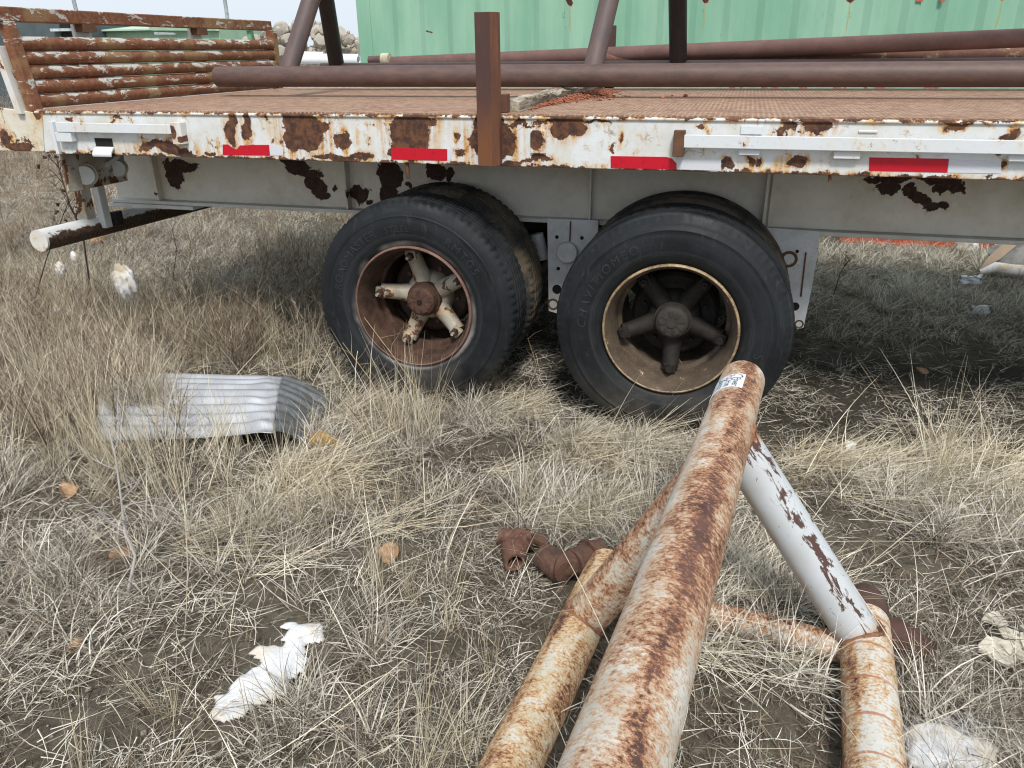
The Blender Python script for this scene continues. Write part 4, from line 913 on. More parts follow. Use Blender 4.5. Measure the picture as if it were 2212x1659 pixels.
for i in range(len(prof)-1): b.f.append((2*i,2*i+2,2*i+3,2*i+1))
b.build('side_panel',cont,CT)
MB().box(XC,XC+.16,YC-.012,YC+.16,.0+.02,2.88).build('corner_post',cont,CT,bevel=.008)
MB().box(XC2-.16,XC2,YC-.012,YC+.16,.02,2.88).build('corner_post',cont,CT,bevel=.008)
MB().box(XC+.161,XC2-.161,YC-.01,YC+.1,.16,.31).build('bottom_rail',cont,CT,bevel=.004); MB().box(XC+.161,XC2-.161,YC-.01,YC+.1,2.715,2.86).build('top_rail',cont,CT,bevel=.004)
MB().box(XC+.02,XC2-.02,YC+2.38,YC+2.43,.1,2.85).build('back_wall',cont,CT); MB().box(XC+.03,XC+.06,YC+.161,YC+2.379,.1,2.85).build('end_wall',cont,CT); MB().box(XC+.02,XC2-.02,YC+.11,YC+2.379,2.80,2.84).build('roof',cont,CT)
# peeled remains of red lettering, only feet of the strokes are left
redl=Mt('faded_red_lettering',.6); redl=redl.out(redl.mix(redl.ss(redl.noise(redl.pos,20,5,.7),.45,.6),(.48,.09,.05),(.42,.15,.1)))
q=random.Random(9)
for (u0,u1) in ((1193,1232),(1238,1262),(1579,1590),(1594,1600),(1650,1660),(1666,1680),(1722,1730),(1738,1745),(1800,1814),(1820,1826),(1871,1875),(1892,1910),(1996,2014),(2020,2026)):
    a=at(u0,202,Y=YC-.014); c=at(u1,202,Y=YC-.014); h=.10; sk=q.uniform(-.03,.03)
    MB().quad_prism([(a.x,YC-.012,a.z),(c.x,YC-.012,a.z),(c.x+sk,YC-.012,a.z+h),(a.x+sk,YC-.012,a.z+h)],[(a.x,YC-.016,a.z),(c.x,YC-.016,a.z),(c.x+sk,YC-.016,a.z+h),(a.x+sk,YC-.016,a.z+h)]).build('lettering',redl,CT)
for (u0,u1) in ((1979,1993),(2031,2040)):
    a=at(u0,4,Y=YC-.014); c=at(u1,4,Y=YC-.014)
    MB().box(a.x,c.x,YC-.016,YC-.012,a.z,a.z+.12).build('lettering',redl,CT)
# ------------------------------------------------------------------ background left
rockm=Mt('rubble_rock',.9,0,.2); v=rockm.pos; oi=rockm.n('ShaderNodeObjectInfo').outputs['Random']; n1=rockm.noise(v,6,7,.7)
c=rockm.mix(n1,(.22,.19,.15),(.52,.47,.39)); c=rockm.mix(rockm.math('MULTIPLY',oi,.6),c,(.50,.47,.42)); rockm=rockm.out(c,None,rockm.bump(n1,.6,.04))
protos=[stone('rock',(0,0,0),1,rockm,'pale rock in the rubble heap beyond the trailer','rock','rocks in the rubble heap',(1.1,.95,.8),seed=50+i,sub=2) for i in range(6)]
YK=13.
q=random.Random(2); k=0
topv=lambda u: 62 if u<596 else np.interp(u,[596,640,700,745,775,800],[52,45,52,62,80,100])
for i in range(190):
    u=q.uniform(530,800); yk=YK+q.uniform(-1.6,1.6); hb=topv(u) if u>596 else np.interp(u,[520,596],[74,60])
    v_=hb+8+abs(q.gauss(0,1))*34+ (YK-yk)*4
    p=at(u,v_,Y=yk); r_=q.uniform(.05,.12)*(1.6 if q.random()<.22 else 1)
    if p.z<.2: continue
    src=protos[i%6]; o=src if k<6 else src.copy()
    if k>=6: COL.objects.link(o)
    if k<6: o=protos[k]
    k+=1; o.location=p; o.scale=(r_,)*3; o.rotation_euler=(q.random()*3,q.random()*3,q.random()*6)
hm=plain('rubble_earth',(.25,.21,.17),.95,0,.4,6,bump=.8)
b=MB(); pts=[]; cxk=at(690,60,Y=YK)
rs=[]
for i in range(10):
    t=i/9; w=3.2*(1-t)+.35; rs.append([(cxk.x+.2+w*1.1*math.cos(a)*(1+.1*math.sin(5*a)),YK+.4+w*.8*math.sin(a),(cxk.z-.35)*math.sin(t*1.57)) for a in np.linspace(0,2*math.pi,25)[:-1]])
b.rings(rs); tag(b.build('rubble_mound',hm,None,smooth=50),'brown earth core of the rubble heap behind the trailer','rubble heap')
wh=plain('white_pipe_plastic',(.74,.76,.8),.5,0,.05)
for i,(u0,u1,v_,r_) in enumerate(((640,775,129,.07),(665,775,124,.06),(655,700,118,.05))):
    o=pipe('white_pipe',at(u0,v_,Y=9.+i*.2),at(u1,v_+1,Y=9.+i*.2),r_,wh,None); tag(o,['white pipe nearest the deck, lowest below the rubble heap','white pipe just above the lowest one before rubble heap','short white pipe piece on top of the white pipes'][i],'pipe')
p=at(700,140,Y=9.2); o=MB().box(p.x-1.2,p.x+1.2,8.9,9.6,0,p.z-.02).build('pipe_crate',plain('pale_crate',(.45,.42,.36)),None); tag(o,'pale crate holding up the white pipes behind the deck','crate')
# green tank shed, dark shed, small green frame, poles
gsh=plain('pale_green_cladding',(.30,.46,.33),.6,0,.1,3); groof=plain('pale_green_roof',(.44,.58,.46),.55,0,.08,3)
YS=22.
a=at(128,72,Y=YS); c=at(335,55,Y=YS); e=at(470,64,Y=YS)
SHD=thing('green_shed','long low pale green building with shallow roof beyond the bulkhead','building',((a.x+e.x)/2,YS,0))
MB().box(a.x,e.x,YS+.1,YS+6,0,at(300,66,Y=YS).z).build('wall',gsh,SHD)
z1=at(300,66,Y=YS).z; z0_=at(300,50,Y=YS).z
MB().quad_prism([(a.x-.2,YS-.1,z1),(at(330,66,Y=YS).x,YS-.1,z1),(at(330,66,Y=YS).x-.3,YS+2.5,z0_),(at(235,66,Y=YS).x,YS+2.5,z0_)],[(a.x-.2,YS-.1,z1+.05),(at(330,66,Y=YS).x,YS-.1,z1+.05),(at(330,66,Y=YS).x-.3,YS+2.5,z0_+.05),(at(235,66,Y=YS).x,YS+2.5,z0_+.05)]).build('roof',groof,SHD)
MB().poly([(at(330,66,Y=YS).x+.01,z1-.01),(e.x,z1-.06),(e.x-.35,z0_-.02),(at(330,66,Y=YS).x-.2,z0_)],YS-.08,YS+2.4).build('gable_roof',gsh,SHD)
MB().poly([(at(337,70,Y=YS-.2).x,at(337,75,Y=YS-.2).z),(at(380,70,Y=YS-.2).x,at(380,75,Y=YS-.2).z),(at(380,70,Y=YS-.2).x,at(380,71,Y=YS-.2).z),(at(337,70,Y=YS-.2).x,at(337,69,Y=YS-.2).z)],YS-.3,YS-.2).build('sign_board',plain('grey_board',(.35,.4,.42)),SHD)
a=at(20,80,Y=20); c=at(125,46,Y=20); DS=MB().box(a.x-4,c.x,20,26,0,c.z).build('dark_shed',plain('slate_cladding',(.075,.10,.11),.7,0,.15,2),None); tag(DS,'dark slate blue building at far left beyond the bulkhead','building')
MB().box(at(112,60,Y=19.9).x,at(152,60,Y=19.9).x,19.8,19.95,at(112,68,Y=19.9).z,at(112,62,Y=19.9).z).build('gutter',plain('pale_gutter',(.5,.55,.58)),DS)
MB().box(at(128,60,Y=19.9).x,at(146,60,Y=19.9).x,19.96,20.3,0,at(130,52,Y=19.9).z).build('dark_panel',black,DS)
gf=plain('green_frame_paint',(.16,.34,.20)); GF=thing('green_gantry','small green steel gantry between the building and rubble heap','gantry',(at(555,60,Y=12).x,12,0))
p=at(536,60,Y=12); MB().box(p.x-.05,p.x+.05,12,12.1,0,at(536,56,Y=12).z).build('post',gf,GF)
MB().box(at(530,60,Y=12).x,at(590,60,Y=12).x,11.95,12.0,at(550,66,Y=12).z,at(550,60,Y=12).z).build('arm',gf,GF)
pg=plain('grey_pole_paint',(.32,.34,.36))
p=at(487,10,Y=24); o=MB().tube([(p.x,24,0),(p.x,24,9)],.07,10).build('light_pole',pg,None,smooth=60); tag(o,'thin grey pole against the sky above the bulkhead','pole')
p=at(168,8,Y=30); o=MB().tube([(p.x,30,0),(p.x-.25,30,at(162,0,Y=30).z+1.)],.09,10).build('slim_post',pg,None,smooth=60); tag(o,'short grey pole tip above the bulkhead near the left corner','pole')
# ------------------------------------------------------------------ grass
def blades(n,L,lean,curl,w,rb,rng,az=None,azs=6.3,zb=0.,seg=5,wav=.25,tint=(0,1),lay=None):
    """n ribbons: returns verts, quads, tint per vertex"""
    Ls=rng.uniform(L[0],L[1],n); th=rng.uniform(lean[0],lean[1],n); ku=rng.uniform(curl[0],curl[1],n)
    ph=rng.uniform(0,6.283,n) if az is None else rng.normal(az,azs,n)
    a=rng.uniform(0,6.283,n); rr_=rb*np.sqrt(rng.random(n)); P=np.stack([rr_*np.cos(a),rr_*np.sin(a),np.full(n,zb)-.006],-1)
    sd=rng.uniform(0,3.14,n); tn=rng.uniform(tint[0],tint[1],n)
    V=[];T=[]; dphi=rng.normal(0,wav,n)
    for s in range(seg+1):
        t=s/seg; dirh=np.stack([np.cos(ph+dphi*t*2),np.sin(ph+dphi*t*2)],-1)
        side=np.stack([-np.sin(ph+sd),np.cos(ph+sd),np.sin(sd*2)*.4],-1)
        ww=(w*(1-t**2.2)*.5+w*.07)*rng.uniform(.75,1.2,n)
        V.append(P-side*ww[:,None]); V.append(P+side*ww[:,None]); T+= [tn,tn]
        an=th+ku*t; st=Ls/seg
        P=P+np.concatenate([dirh*(np.sin(an)*st)[:,None],(np.cos(an)*st)[:,None]],-1)
        P[:,2]=np.maximum(P[:,2],.003+.004*rng.random(n))
    V=np.stack(V,1); T=np.stack(T,1); k=2*(seg+1)
    base=(np.arange(n)*k)[:,None,None]; q=np.array([[2*s,2*s+1,2*s+3,2*s+2] for s in range(seg)])[None]
    return V.reshape(-1,3),(base+q).reshape(-1,4),T.reshape(-1)
def cat(parts):
    V=[];F=[];T=[];o=0
    for v,f,t in parts: V.append(v);F.append(f+o);T.append(t);o+=len(v)
    return np.concatenate(V),np.concatenate(F),np.concatenate(T)
def grassmat(name,cols,trans=.14):
    M=Mt(name,.65,0,.25); tn=M.attr('tint'); oi=M.n('ShaderNodeObjectInfo').outputs['Random']
    n1=M.noise(M.pos,1.1,3,.6)
    tn=M.ss(tn,.08,.92); x=M.math('ADD',M.math('MULTIPLY',tn,.80),M.math('ADD',M.math('MULTIPLY',oi,.24),M.math('MULTIPLY',M.math('SUBTRACT',n1,.5),.55)))
    r=M.n('ShaderNodeValToRGB'); M.L(x,r.inputs[0]); e=r.color_ramp.elements
    for i,(p,c) in enumerate(cols):
        if i<2: e[i].position=p; e[i].color=(*c,1)
        else: k=e.new(p); k.color=(*c,1)
    M.out(r.outputs[0])
    tr=M.n('ShaderNodeBsdfTranslucent'); M.L(r.outputs[0],tr.inputs[0]); ms=M.n('ShaderNodeMixShader'); ms.inputs[0].default_value=trans
    outn=[n for n in M.t.nodes if n.type=='OUTPUT_MATERIAL'][0]
    M.t.links.new(M.b.outputs[0],ms.inputs[1]); M.t.links.new(tr.outputs[0],ms.inputs[2]); M.t.links.new(ms.outputs[0],outn.inputs[0]); return M.m
straw=grassmat('dry_straw',[(0,(.10,.075,.048)),(1,(.90,.83,.67)),(.25,(.22,.175,.115)),(.48,(.44,.37,.255)),(.74,(.70,.61,.44))])
greyg=grassmat('grey_dry_grass',[(0,(.075,.062,.048)),(1,(.90,.86,.77)),(.25,(.155,.13,.10)),(.48,(.35,.31,.245)),(.76,(.66,.61,.50))])
brown=grassmat('brown_dry_weed',[(0,(.07,.05,.035)),(1,(.74,.65,.51)),(.25,(.17,.13,.09)),(.5,(.34,.27,.195)),(.75,(.56,.47,.35))])
PC=bpy.data.collections.new('grass_sources'); KIND={}; PID=0
def proto(kind,mk,mat,nvar):
    global PID
    KIND[kind]=(PID,nvar)
    for i in range(nvar):
        v,f,t=mk(np.random.default_rng(100+PID)); me=npmesh(f'grass_tuft_{PID:03d}',v,f); at_=me.attributes.new('tint','FLOAT','POINT'); at_.data.foreach_set('value',t.astype(np.float32)); me.materials.append(mat)
        o=bpy.data.objects.new(f'grass_tuft_{PID:03d}',me); PC.objects.link(o); PID+=1
proto('curly',lambda r:cat([blades(40,(.06,.18),(.35,1.3),(.2,2.2),.0024,.05,r,tint=(.1,.95)),blades(18,(.03,.09),(1.2,1.6),(-.3,.6),.003,.08,r,tint=(0,.7))]),greyg,6)
proto('tuft',lambda r:cat([blades(60,(.08,.23),(.1,1.05),(.1,1.4),.0024,.04,r,tint=(.2,1)),blades(26,(.05,.12),(.7,1.4),(.3,1.6),.003,.06,r,tint=(0,.55))]),greyg,6)
proto('yellow',lambda r:cat([blades(44,(.10,.25),(.8,1.5),(.2,1.2),.0029,.05,r,tint=(.3,1)),blades(24,(.05,.15),(.9,1.6),(.2,1.),.003,.07,r,tint=(.05,.6))]),straw,5)
proto('flat',lambda r:cat([blades(40,(.18,.42),(1.15,1.5),(-.1,.25),.0022,.09,r,az=0,azs=.45,zb=.03,tint=(.35,1)),blades(14,(.15,.3),(.7,1.3),(.2,.8),.0022,.08,r,az=0,azs=.9,tint=(.2,.9))]),straw,5)
proto('tall',lambda r:cat([blades(20,(.26,.55),(.0,.35),(-.1,.45),.0022,.05,r,az=0,azs=1.2,wav=.12,tint=(.45,1)),blades(16,(.08,.22),(.3,1.2),(.3,1.4),.0024,.05,r,tint=(.1,.7))]),straw,5)
def weedmk(r):
    parts=[]
    for k in range(5):
        parts.append(blades(1,(.22,.42),(.05,.5),(-.2,.4),.0026,.04,r,tint=(0,.5)))
    parts.append(blades(60,(.05,.13),(.2,1.4),(-.6,.9),.0016,.02,r,tint=(.1,.9)))
    v,f,t=parts[-1]; nb=60; k=len(v)//nb
    for i in range(nb):           # lift small twigs up along the stems
        j=r.integers(0,5); sv=parts[j][0]; q_=r.integers(2,len(sv)//2); off=sv[2*q_-1]-v[i*k]
        v[i*k:(i+1)*k]+=off
    parts.append(blades(24,(.05,.15),(.3,1.4),(.2,1.4),.002,.06,r,tint=(.1,.8)))
    return cat(parts)
proto('weed',weedmk,brown,6)
proto('thatch',lambda r:cat([blades(44,(.03,.10),(.9,1.55),(-.1,.8),.003,.10,r,seg=3,tint=(.0,.5))]),brown,4)
proto('litter',lambda r:blades(26,(.03,.12),(1.45,1.6),(-.1,.1),.0022,.12,r,seg=3,tint=(.1,1),zb=.008),greyg,4)
pts=[];rot=[];scl=[];pid=[]
def inell(x,y,l):
    m_=np.zeros(x.shape)
    for (cx_,cy_,rx,ry) in l: m_=np.maximum(m_,np.clip(1.6-1.6*np.sqrt(((x-cx_)/rx)**2+((y-cy_)/ry)**2),0,1))
    return m_
def gell(l):
    o=[]
    for u,v_,ru,rv in l:
        c=ground(u,v_); o.append((c.x,c.y,abs(ground(u+ru,v_).x-c.x),abs(ground(u,v_-rv).y-ground(u,v_+rv).y)/2))
    return o
bare=gell([(640,1240,110,40),(1150,1350,70,40),(330,1330,80,35),(1100,1560,60,40),(1480,1560,60,30),(760,1060,60,20),(1180,930,90,30),(2080,1230,90,50),(1760,1480,60,40),(60,1440,60,40),(480,1200,70,30),(180,1570,260,70),(1050,968,110,42),(1950,1200,150,60),(1800,1290,90,40),(560,1330,130,30),(420,1620,120,50),(1050,1290,90,40),(1280,1000,70,30),(1900,830,330,75),(1420,880,260,30),(2150,1450,90,80),(600,1500,60,40),(930,1380,70,40),(860,1210,60,30),(1650,1560,90,50)])
sheetp=[ground(u,v_) for u,v_ in ((270,800),(610,805),(730,870),(650,965),(470,955),(380,880))]
def inpoly(x,y,P):
    ins=np.zeros(x.shape,bool)
    for i in range(len(P)):
        a,b2=P[i],P[(i+1)%len(P)]; c1=(a.y>y)!=(b2.y>y); ins^=c1&(x<(b2.x-a.x)*(y-a.y)/((b2.y-a.y) or 1e-9)+a.x)
    return ins
wadp=[[ground(u,v_) for u,v_ in l] for l in ([(450,1590),(455,1510),(540,1400),(600,1345),(720,1340),(720,1400),(620,1520),(540,1580)],[(1940,1700),(1930,1600),(2160,1610),(2160,1700)],[(2135,1325),(2230,1325),(2230,1425),(2145,1420)])]
stp=[ground(u,v_) for u,v_ in ((820,1210),(838,1180),(860,1210))]
def scatter(kind,n,x0,x1,y0,y1,dens,s=(.8,1.25),az=None,tilt=.12,clear=True):
    rng=np.random.default_rng(len(pts)+n)
    x=rng.uniform(x0,x1,n); y=rng.uniform(y0,y1,n); d=dens(x,y)
    k=rng.random(n)<d
    for (wx) in (XL,XR): k&=~((np.abs(x-wx)<.20)&(y>.0)&(y<.7))
    if clear:
        k&=~inpoly(x,y,sheetp)
        for P in wadp: k&=~inpoly(x,y,P)
        for A_,D_,r_ in ((BRA,DB,.085),(BLA,DB,.085)): k&=~((np.abs((x-A_.x)*D_.y-(y-A_.y)*D_.x)<r_)&(y<-1.1))
        bx0=(np.abs((x-cb0.x)*(cb1.y-cb0.y)-(y-cb0.y)*(cb1.x-cb0.x))/math.hypot(cb1.x-cb0.x,cb1.y-cb0.y)<.05)&(x>cb1.x)&(x<cb0.x); k&=~bx0
        for p,cr_ in ((ground(1205,1225),.10),(ground(1120,1190),.10),(ground(838,1200),.055),(ground(1170,1235),.10),(ground(1260,1225),.11),(ground(1240,1250),.09),(ground(2180,590),.2),(ground(2150,600),.15),(ground(2100,612),.12),(ground(2120,675),.1),(ground(1838,985),.06),(ground(1115,1225),.08),(ground(266,1200),.05)): k&=~(np.hypot(x-p.x,y-p.y)<cr_)
    # keep the camera's own spot free
    k&=~((np.hypot(x,y+3.3)<.6))
    x,y=x[k],y[k]; m_=len(x); z=hgt(x,y)
    pts.append(np.stack([x,y,z],-1)); a=rng.uniform(0,6.283,m_) if az is None else rng.normal(az,.5,m_)
    rot.append(np.stack([rng.normal(0,tilt,m_),rng.normal(0,tilt,m_),a],-1)); scl.append(rng.uniform(s[0],s[1],m_))
    p0_,nv=KIND[kind]; pid.append(p0_+rng.integers(0,nv,m_))
ns_=lambda x,y,f,a,b: np.clip((vnoise(x*f+3.3,y*f+8.1)-a)/(b-a),0,1)
frontmask=lambda y: np.clip((.05-y)/.25,0,1)
B=lambda x,y: np.clip(1-1.25*inell(x,y,bare),0,1)
scatter('thatch',4600,-5,2.4,-2.95,.25,lambda x,y:(.12+.88*ns_(x,y,3.1,.36,.6))*(.08+.92*B(x,y))*frontmask(y))
scatter('curly',3700,-4.6,2.4,-2.95,.25,lambda x,y:(.01+.99*ns_(x,y,3.1,.43,.66))*B(x,y)*frontmask(y))
scatter('tuft',2300,-4.6,2.4,-2.95,.1,lambda x,y:ns_(x,y,2.3,.48,.74)*B(x,y)*frontmask(y))
scatter('litter',5200,-4.6,2.4,-2.95,1.1,lambda x,y:.15+.75*B(x,y))
yel=gell([(800,900,170,60),(1050,860,140,45),(1280,985,170,60),(1420,960,160,55),(900,840,160,40),(1900,1020,330,70),(2120,1000,150,130),(640,1050,160,90),(1180,1110,130,50)])
scatter('yellow',1700,-4,2.4,-1.6,.3,lambda x,y:inell(x,y,yel)*.95)
scatter('flat',650,-3.,2.4,-1.7,.15,lambda x,y:np.clip(inell(x,y,yel)*.7+.06,0,1)*B(x,y),az=-.2)
tallp=gell([(300,1000,230,130),(560,1060,230,70),(880,950,70,90),(130,900,200,160),(430,900,60,60),(760,1180,40,60),(2120,1060,160,110),(1670,1340,120,70),(820,1490,90,90)])
scatter('tall',1000,-5,2.4,-2.4,.2,lambda x,y:inell(x,y,tallp)*(.3+.7*ns_(x,y,3,.3,.6)),(.75,1.15),clear=True)
scatter('tall',260,-2.6,.3,-2.5,-.8,lambda x,y:ns_(x,y,2.7,.5,.72)*B(x,y),(.4,.75),tilt=.25)
scatter('weed',420,-5.5,-2.6,-1.6,1.2,lambda x,y:.9+0*x,(.9,1.4))
scatter('tuft',500,-1.2,1.6,-2.4,-.8,lambda x,y:inell(x,y,gell([(1670,1350,170,110),(1200,1110,110,50),(760,1560,170,90),(330,1470,200,60),(60,1560,90,60),(1500,1400,60,60),(1000,1600,120,60),(820,1420,60,60),(2080,1600,100,60)])),(1.,1.35))
# left scrub and everything beyond the trailer
leftm=lambda x,y: np.clip((-1.9-x)/.8,0,1)
scatter('weed',1000,-7,-1.9,-1.0,3.0,lambda x,y:leftm(x,y)*(.25+.75*ns_(x,y,1.3,.25,.6)),(.8,1.3))
scatter('tall',420,-6,-2.0,-.9,1.6,lambda x,y:leftm(x,y)*ns_(x,y,1.7,.35,.6),(.7,1.1),tilt=.4)
scatter('yellow',500,-6,-2.0,-.9,1.8,lambda x,y:leftm(x,y)*.8*ns_(x,y,2.1,.35,.6))
scatter('curly',3200,-7,-1.7,-.2,3.6,lambda x,y:leftm(x,y)*.9*(1-.9*((x>-3.1)&(y>.3)&(y<2.0))))
under_=lambda x,y: np.clip((y-1.35)/.5,0,1)
scatter('curly',2600,-2.2,3.4,.9,4.3,lambda x,y:under_(x,y)*(.3+.7*ns_(x,y,2,.3,.6)))
scatter('tuft',700,-2.2,3.4,1.4,5.1,lambda x,y:under_(x,y)*ns_(x,y,1.5,.45,.7)*(y<4.1))
scatter('litter',900,-2.6,3.2,.1,2.,lambda x,y:.5+0*x)
scatter('curly',200,-2.6,3.2,.1,1.5,lambda x,y:ns_(x,y,2.,.45,.7))
scatter('weed',5200,-16,-1.5,2.6,14,lambda x,y:(.3+.7*ns_(x,y,.7,.3,.6)),(.7,1.2))
scatter('curly',4500,-16,-1.5,3,12,lambda x,y:.7+0*x,(.9,1.5))
scatter('weed',330,.6,4.,4.0,5.1,lambda x,y:.6+0*x,(.3,.55))
scatter('weed',2500,-45,-14,4,40,lambda x,y:.8+0*x,(1.5,2.6))
scatter('weed',500,-2.6,1.6,-2.9,.1,lambda x,y:ns_(x,y,2.3,.5,.7)*B(x,y),(.4,.7))
Pp=np.concatenate(pts); Rr_=np.concatenate(rot); Ss=np.concatenate(scl); Ii=np.concatenate(pid)
me=bpy.data.meshes.new('grass'); me.vertices.add(len(Pp)); me.vertices.foreach_set('co',Pp.astype(np.float32).ravel())
for nm,ty,ar,key in (('rot','FLOAT_VECTOR',Rr_,'vector'),('scl','FLOAT',Ss,'value'),('pid','INT',Ii,'value')):
    a=me.attributes.new(nm,ty,'POINT'); a.data.foreach_set(key,(ar.astype(np.float32).ravel() if ty!='INT' else ar.astype(np.int32)))
GO=bpy.data.objects.new('grass',me); COL.objects.link(GO); tag(GO,kind='stuff')
ng=bpy.data.node_groups.new('scatter_grass','GeometryNodeTree'); ng.interface.new_socket('Geometry',in_out='INPUT',socket_type='NodeSocketGeometry'); ng.interface.new_socket('Geometry',in_out='OUTPUT',socket_type='NodeSocketGeometry')
N=ng.nodes; gi=N.new('NodeGroupInput'); gout=N.new('NodeGroupOutput'); ci=N.new('GeometryNodeCollectionInfo'); ci.inputs[0].default_value=PC; ci.inputs[1].default_value=True; ci.inputs[2].default_value=True
ip=N.new('GeometryNodeInstanceOnPoints'); ip.inputs['Pick Instance'].default_value=True
def na(nm,ty):
    a=N.new('GeometryNodeInputNamedAttribute'); a.data_type=ty; a.inputs[0].default_value=nm; return a.outputs['Attribute']
lk=ng.links.new; lk(gi.outputs[0],ip.inputs['Points']); lk(ci.outputs[0],ip.inputs['Instance']); lk(na('pid','INT'),ip.inputs['Instance Index'])
e2r=N.new('FunctionNodeEulerToRotation'); lk(na('rot','FLOAT_VECTOR'),e2r.inputs[0]); lk(e2r.outputs[0],ip.inputs['Rotation']); lk(na('scl','FLOAT'),ip.inputs['Scale']); lk(ip.outputs[0],gout.inputs[0])
gm_=GO.modifiers.new('scatter','NODES'); gm_.node_group=ng
print('tufts',len(Pp))
# pebbles and soil crumbs
pbm=Mt('pebble',.9,0,.2); pbm=pbm.out(pbm.mix(pbm.noise(pbm.pos,50,3,.6),(.12,.10,.075),(.42,.37,.30)))
rng=np.random.default_rng(5); n=11000; x=rng.uniform(-4,2.4,n); y=rng.uniform(-2.9,2.2,n); z=hgt(x,y); r_=rng.gamma(2,.0018,n)+.0012
oc=np.array([(1,0,0),(0,1,0),(-1,0,0),(0,-1,0),(0,0,1),(0,0,-1)],float); of=np.array([(0,1,4),(1,2,4),(2,3,4),(3,0,4),(1,0,5),(2,1,5),(3,2,5),(0,3,5)])
V_=(oc[None]*r_[:,None,None]*rng.uniform(.6,1.3,(n,6,1))*np.array([1,1,.7])+np.stack([x,y,z+.004],-1)[:,None,:]).reshape(-1,3)
F_=(of[None]+(np.arange(n)*6)[:,None,None]).reshape(-1,3)
pm_=npmesh('pebbles',V_,F_); pm_.materials.append(pbm); o=bpy.data.objects.new('pebbles',pm_); COL.objects.link(o); tag(o,kind='stuff')
# ------------------------------------------------------------------ single weeds
def weedplant(name,path,Y=None,up=None,r0=.003,mat=None,label='',br=10,bl=.12,seed=0,fine=3,heads=0,hm=None,cat='weed'):
    """path: picture points from the root upward; the plant stands at the root's ground spot"""
    q=random.Random(seed); g0=ground(*path[0]); yy=g0.y
    P=[g0]+[at(u,v_,Y=yy+.02*i) for i,(u,v_) in enumerate(path[1:],1)]
    b=MB(); m_=len(P); b.tube(P,[r0*(1-.6*i/(m_-1)) for i in range(m_)],6)
    def branch(p,d,L,r_,dep):
        n=4; pp=[p]; 
        for i in range(n):
            d=(d+Vector((q.gauss(0,.18),q.gauss(0,.18),q.gauss(.04,.15)))).normalized(); pp.append(pp[-1]+d*L/n)
        b.tube(pp,[r_*(1-.2*i) for i in range(n+1)],4)
        if dep>0:
            for k in range(q.randint(2,4)):
                j=q.randint(1,n); branch(pp[j],(d+Vector((q.gauss(0,.6),q.gauss(0,.6),q.gauss(.1,.4)))).normalized(),L*.55,r_*.6,dep-1)
        elif heads and hm: hds.append(pp[-1])
    hds=[]
    for k in range(br):
        t=q.uniform(.35,1)*(m_-1); i=min(int(t),m_-2); p=P[i].lerp(P[i+1],t-i); a=q.uniform(0,6.28)
        branch(p,Vector((math.cos(a)*.8,math.sin(a)*.5,q.uniform(.1,1))).normalized(),bl*q.uniform(.5,1.2),r0*.45,fine-1 if fine else 0)
    T_=thing(name,label,cat,g0); b.build('stems',mat,T_,smooth=60)
    if hds:
        b=MB()
        for p in hds:
            for _ in range(3):
                c=p+Vector((q.gauss(0,.006),q.gauss(0,.006),q.gauss(0,.006))); s=q.uniform(.003,.007); b.obox(c,(s,0,0),(0,s,0),(0,0,s))
        b.build('seed_heads',hm,T_)
    return T_
tw_d=plain('dark_twig',(.055,.035,.03),.8,0,.3); tw_w=plain('bleached_twig',(.42,.39,.37),.8,0,.2); tw_r=plain('red_brown_twig',(.13,.045,.035),.8,0,.3); tw_s=plain('straw_stem',(.46,.36,.2),.8,0,.2)
weedplant('twiggy_weed',[(196,700),(192,600),(178,500),(150,440),(132,380),(122,340)],mat=tw_d,label='dark stemmed weed with black seed heads before the trailer lamp plate',r0=.007,br=9,bl=.16,seed=1,fine=2,heads=1,hm=tw_d)
weedplant('twiggy_weed',[(372,610),(382,540),(372,495),(380,478)],mat=tw_d,label='thin dark curled stalk under the left girder end',r0=.004,br=2,bl=.05,seed=2,fine=1)
weedplant('twiggy_weed',[(274,1290),(285,1240),(292,1200),(270,1150),(262,1080),(250,990),(235,925)],mat=tw_w,label='bleached white branching twig standing over the ochre stone, lower left',r0=.0055,br=9,bl=.15,seed=3,fine=2)
weedplant('twiggy_weed',[(1330,880),(1310,800),(1300,760),(1262,700),(1225,640)],mat=tw_r,label='red brown twig leaning across the left side of the right tyre',r0=.003,br=7,bl=.12,seed=4,fine=2)
weedplant('twiggy_weed',[(1300,900),(1318,860),(1312,810),(1330,760)],mat=tw_r,label='short red brown twig at the foot of the right tyre',r0=.0025,br=6,bl=.10,seed=14,fine=2)
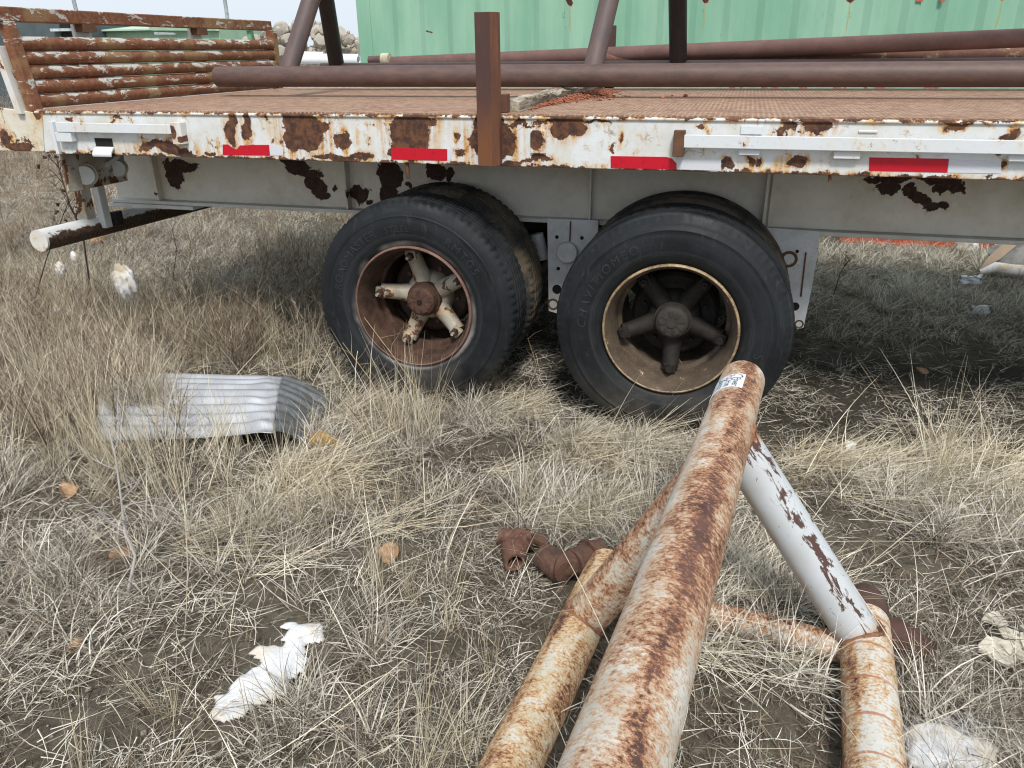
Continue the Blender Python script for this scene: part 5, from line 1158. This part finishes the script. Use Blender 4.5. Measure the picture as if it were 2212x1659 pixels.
weedplant('twiggy_weed',[(1800,640),(1815,590),(1835,560)],mat=tw_d,label='brown twiggy weed in grass just right of the right hanger plate',r0=.004,br=10,bl=.16,seed=5,fine=2)
weedplant('twiggy_weed',[(60,700),(100,560),(150,430),(95,380)],mat=tw_d,label='sparse grey brown weed at far left in front of the bumper',r0=.004,br=8,bl=.2,seed=6,fine=2)
weedplant('straw_stalk',[(870,960),(800,820),(740,740)],mat=tw_s,label='straw stalks leaning over the left tyre from its lower right',r0=.002,br=5,bl=.2,seed=7,fine=1)
weedplant('straw_stalk',[(930,880),(850,770),(790,690),(755,640)],mat=tw_s,label='long straw stalk leaning across the left wheel rim',r0=.002,br=5,bl=.18,seed=8,fine=1)
weedplant('straw_stalk',[(1480,905),(1490,860),(1492,810),(1455,760)],mat=tw_s,label='curved straw stalk rising before the right wheel rim',r0=.0018,br=3,bl=.08,seed=9,fine=1)
weedplant('straw_stalk',[(1530,900),(1540,840),(1535,800)],mat=tw_s,label='short straw stalk just left of the top pipe end',r0=.0018,br=4,bl=.06,seed=10,fine=1)
weedplant('straw_stalk',[(1130,870),(1160,790),(1140,730)],mat=tw_s,label='straw stalk standing in the dark gap between the wheels',r0=.0018,br=3,bl=.1,seed=11,fine=1)
# ------------------------------------------------------------------ long loose stems lying criss-cross
rng=np.random.default_rng(77); parts=[]
n=900; x=np.concatenate([rng.uniform(-3.8,2.2,620),rng.uniform(-5,-2.2,280)]); y=np.concatenate([rng.uniform(-2.8,.1,620),rng.uniform(-.8,1.4,280)]); kf=(B(x,y)>.4)|(rng.random(n)<.5)
for xx,yy in zip(x[kf],y[kf]):
    v,f,t=blades(1,(.2,.6),(.35,1.45),(.0,.35),.0026,.001,rng,tint=(.45,1),seg=7,wav=.2); v=v+np.array([xx,yy,gz(xx,yy)]); parts.append((v,f,t))
v,f,t=cat(parts); me=npmesh('loose_straw',v,f); a=me.attributes.new('tint','FLOAT','POINT'); a.data.foreach_set('value',t.astype(np.float32)); me.materials.append(straw)
o=bpy.data.objects.new('loose_straw',me); COL.objects.link(o); tag(o,kind='stuff')
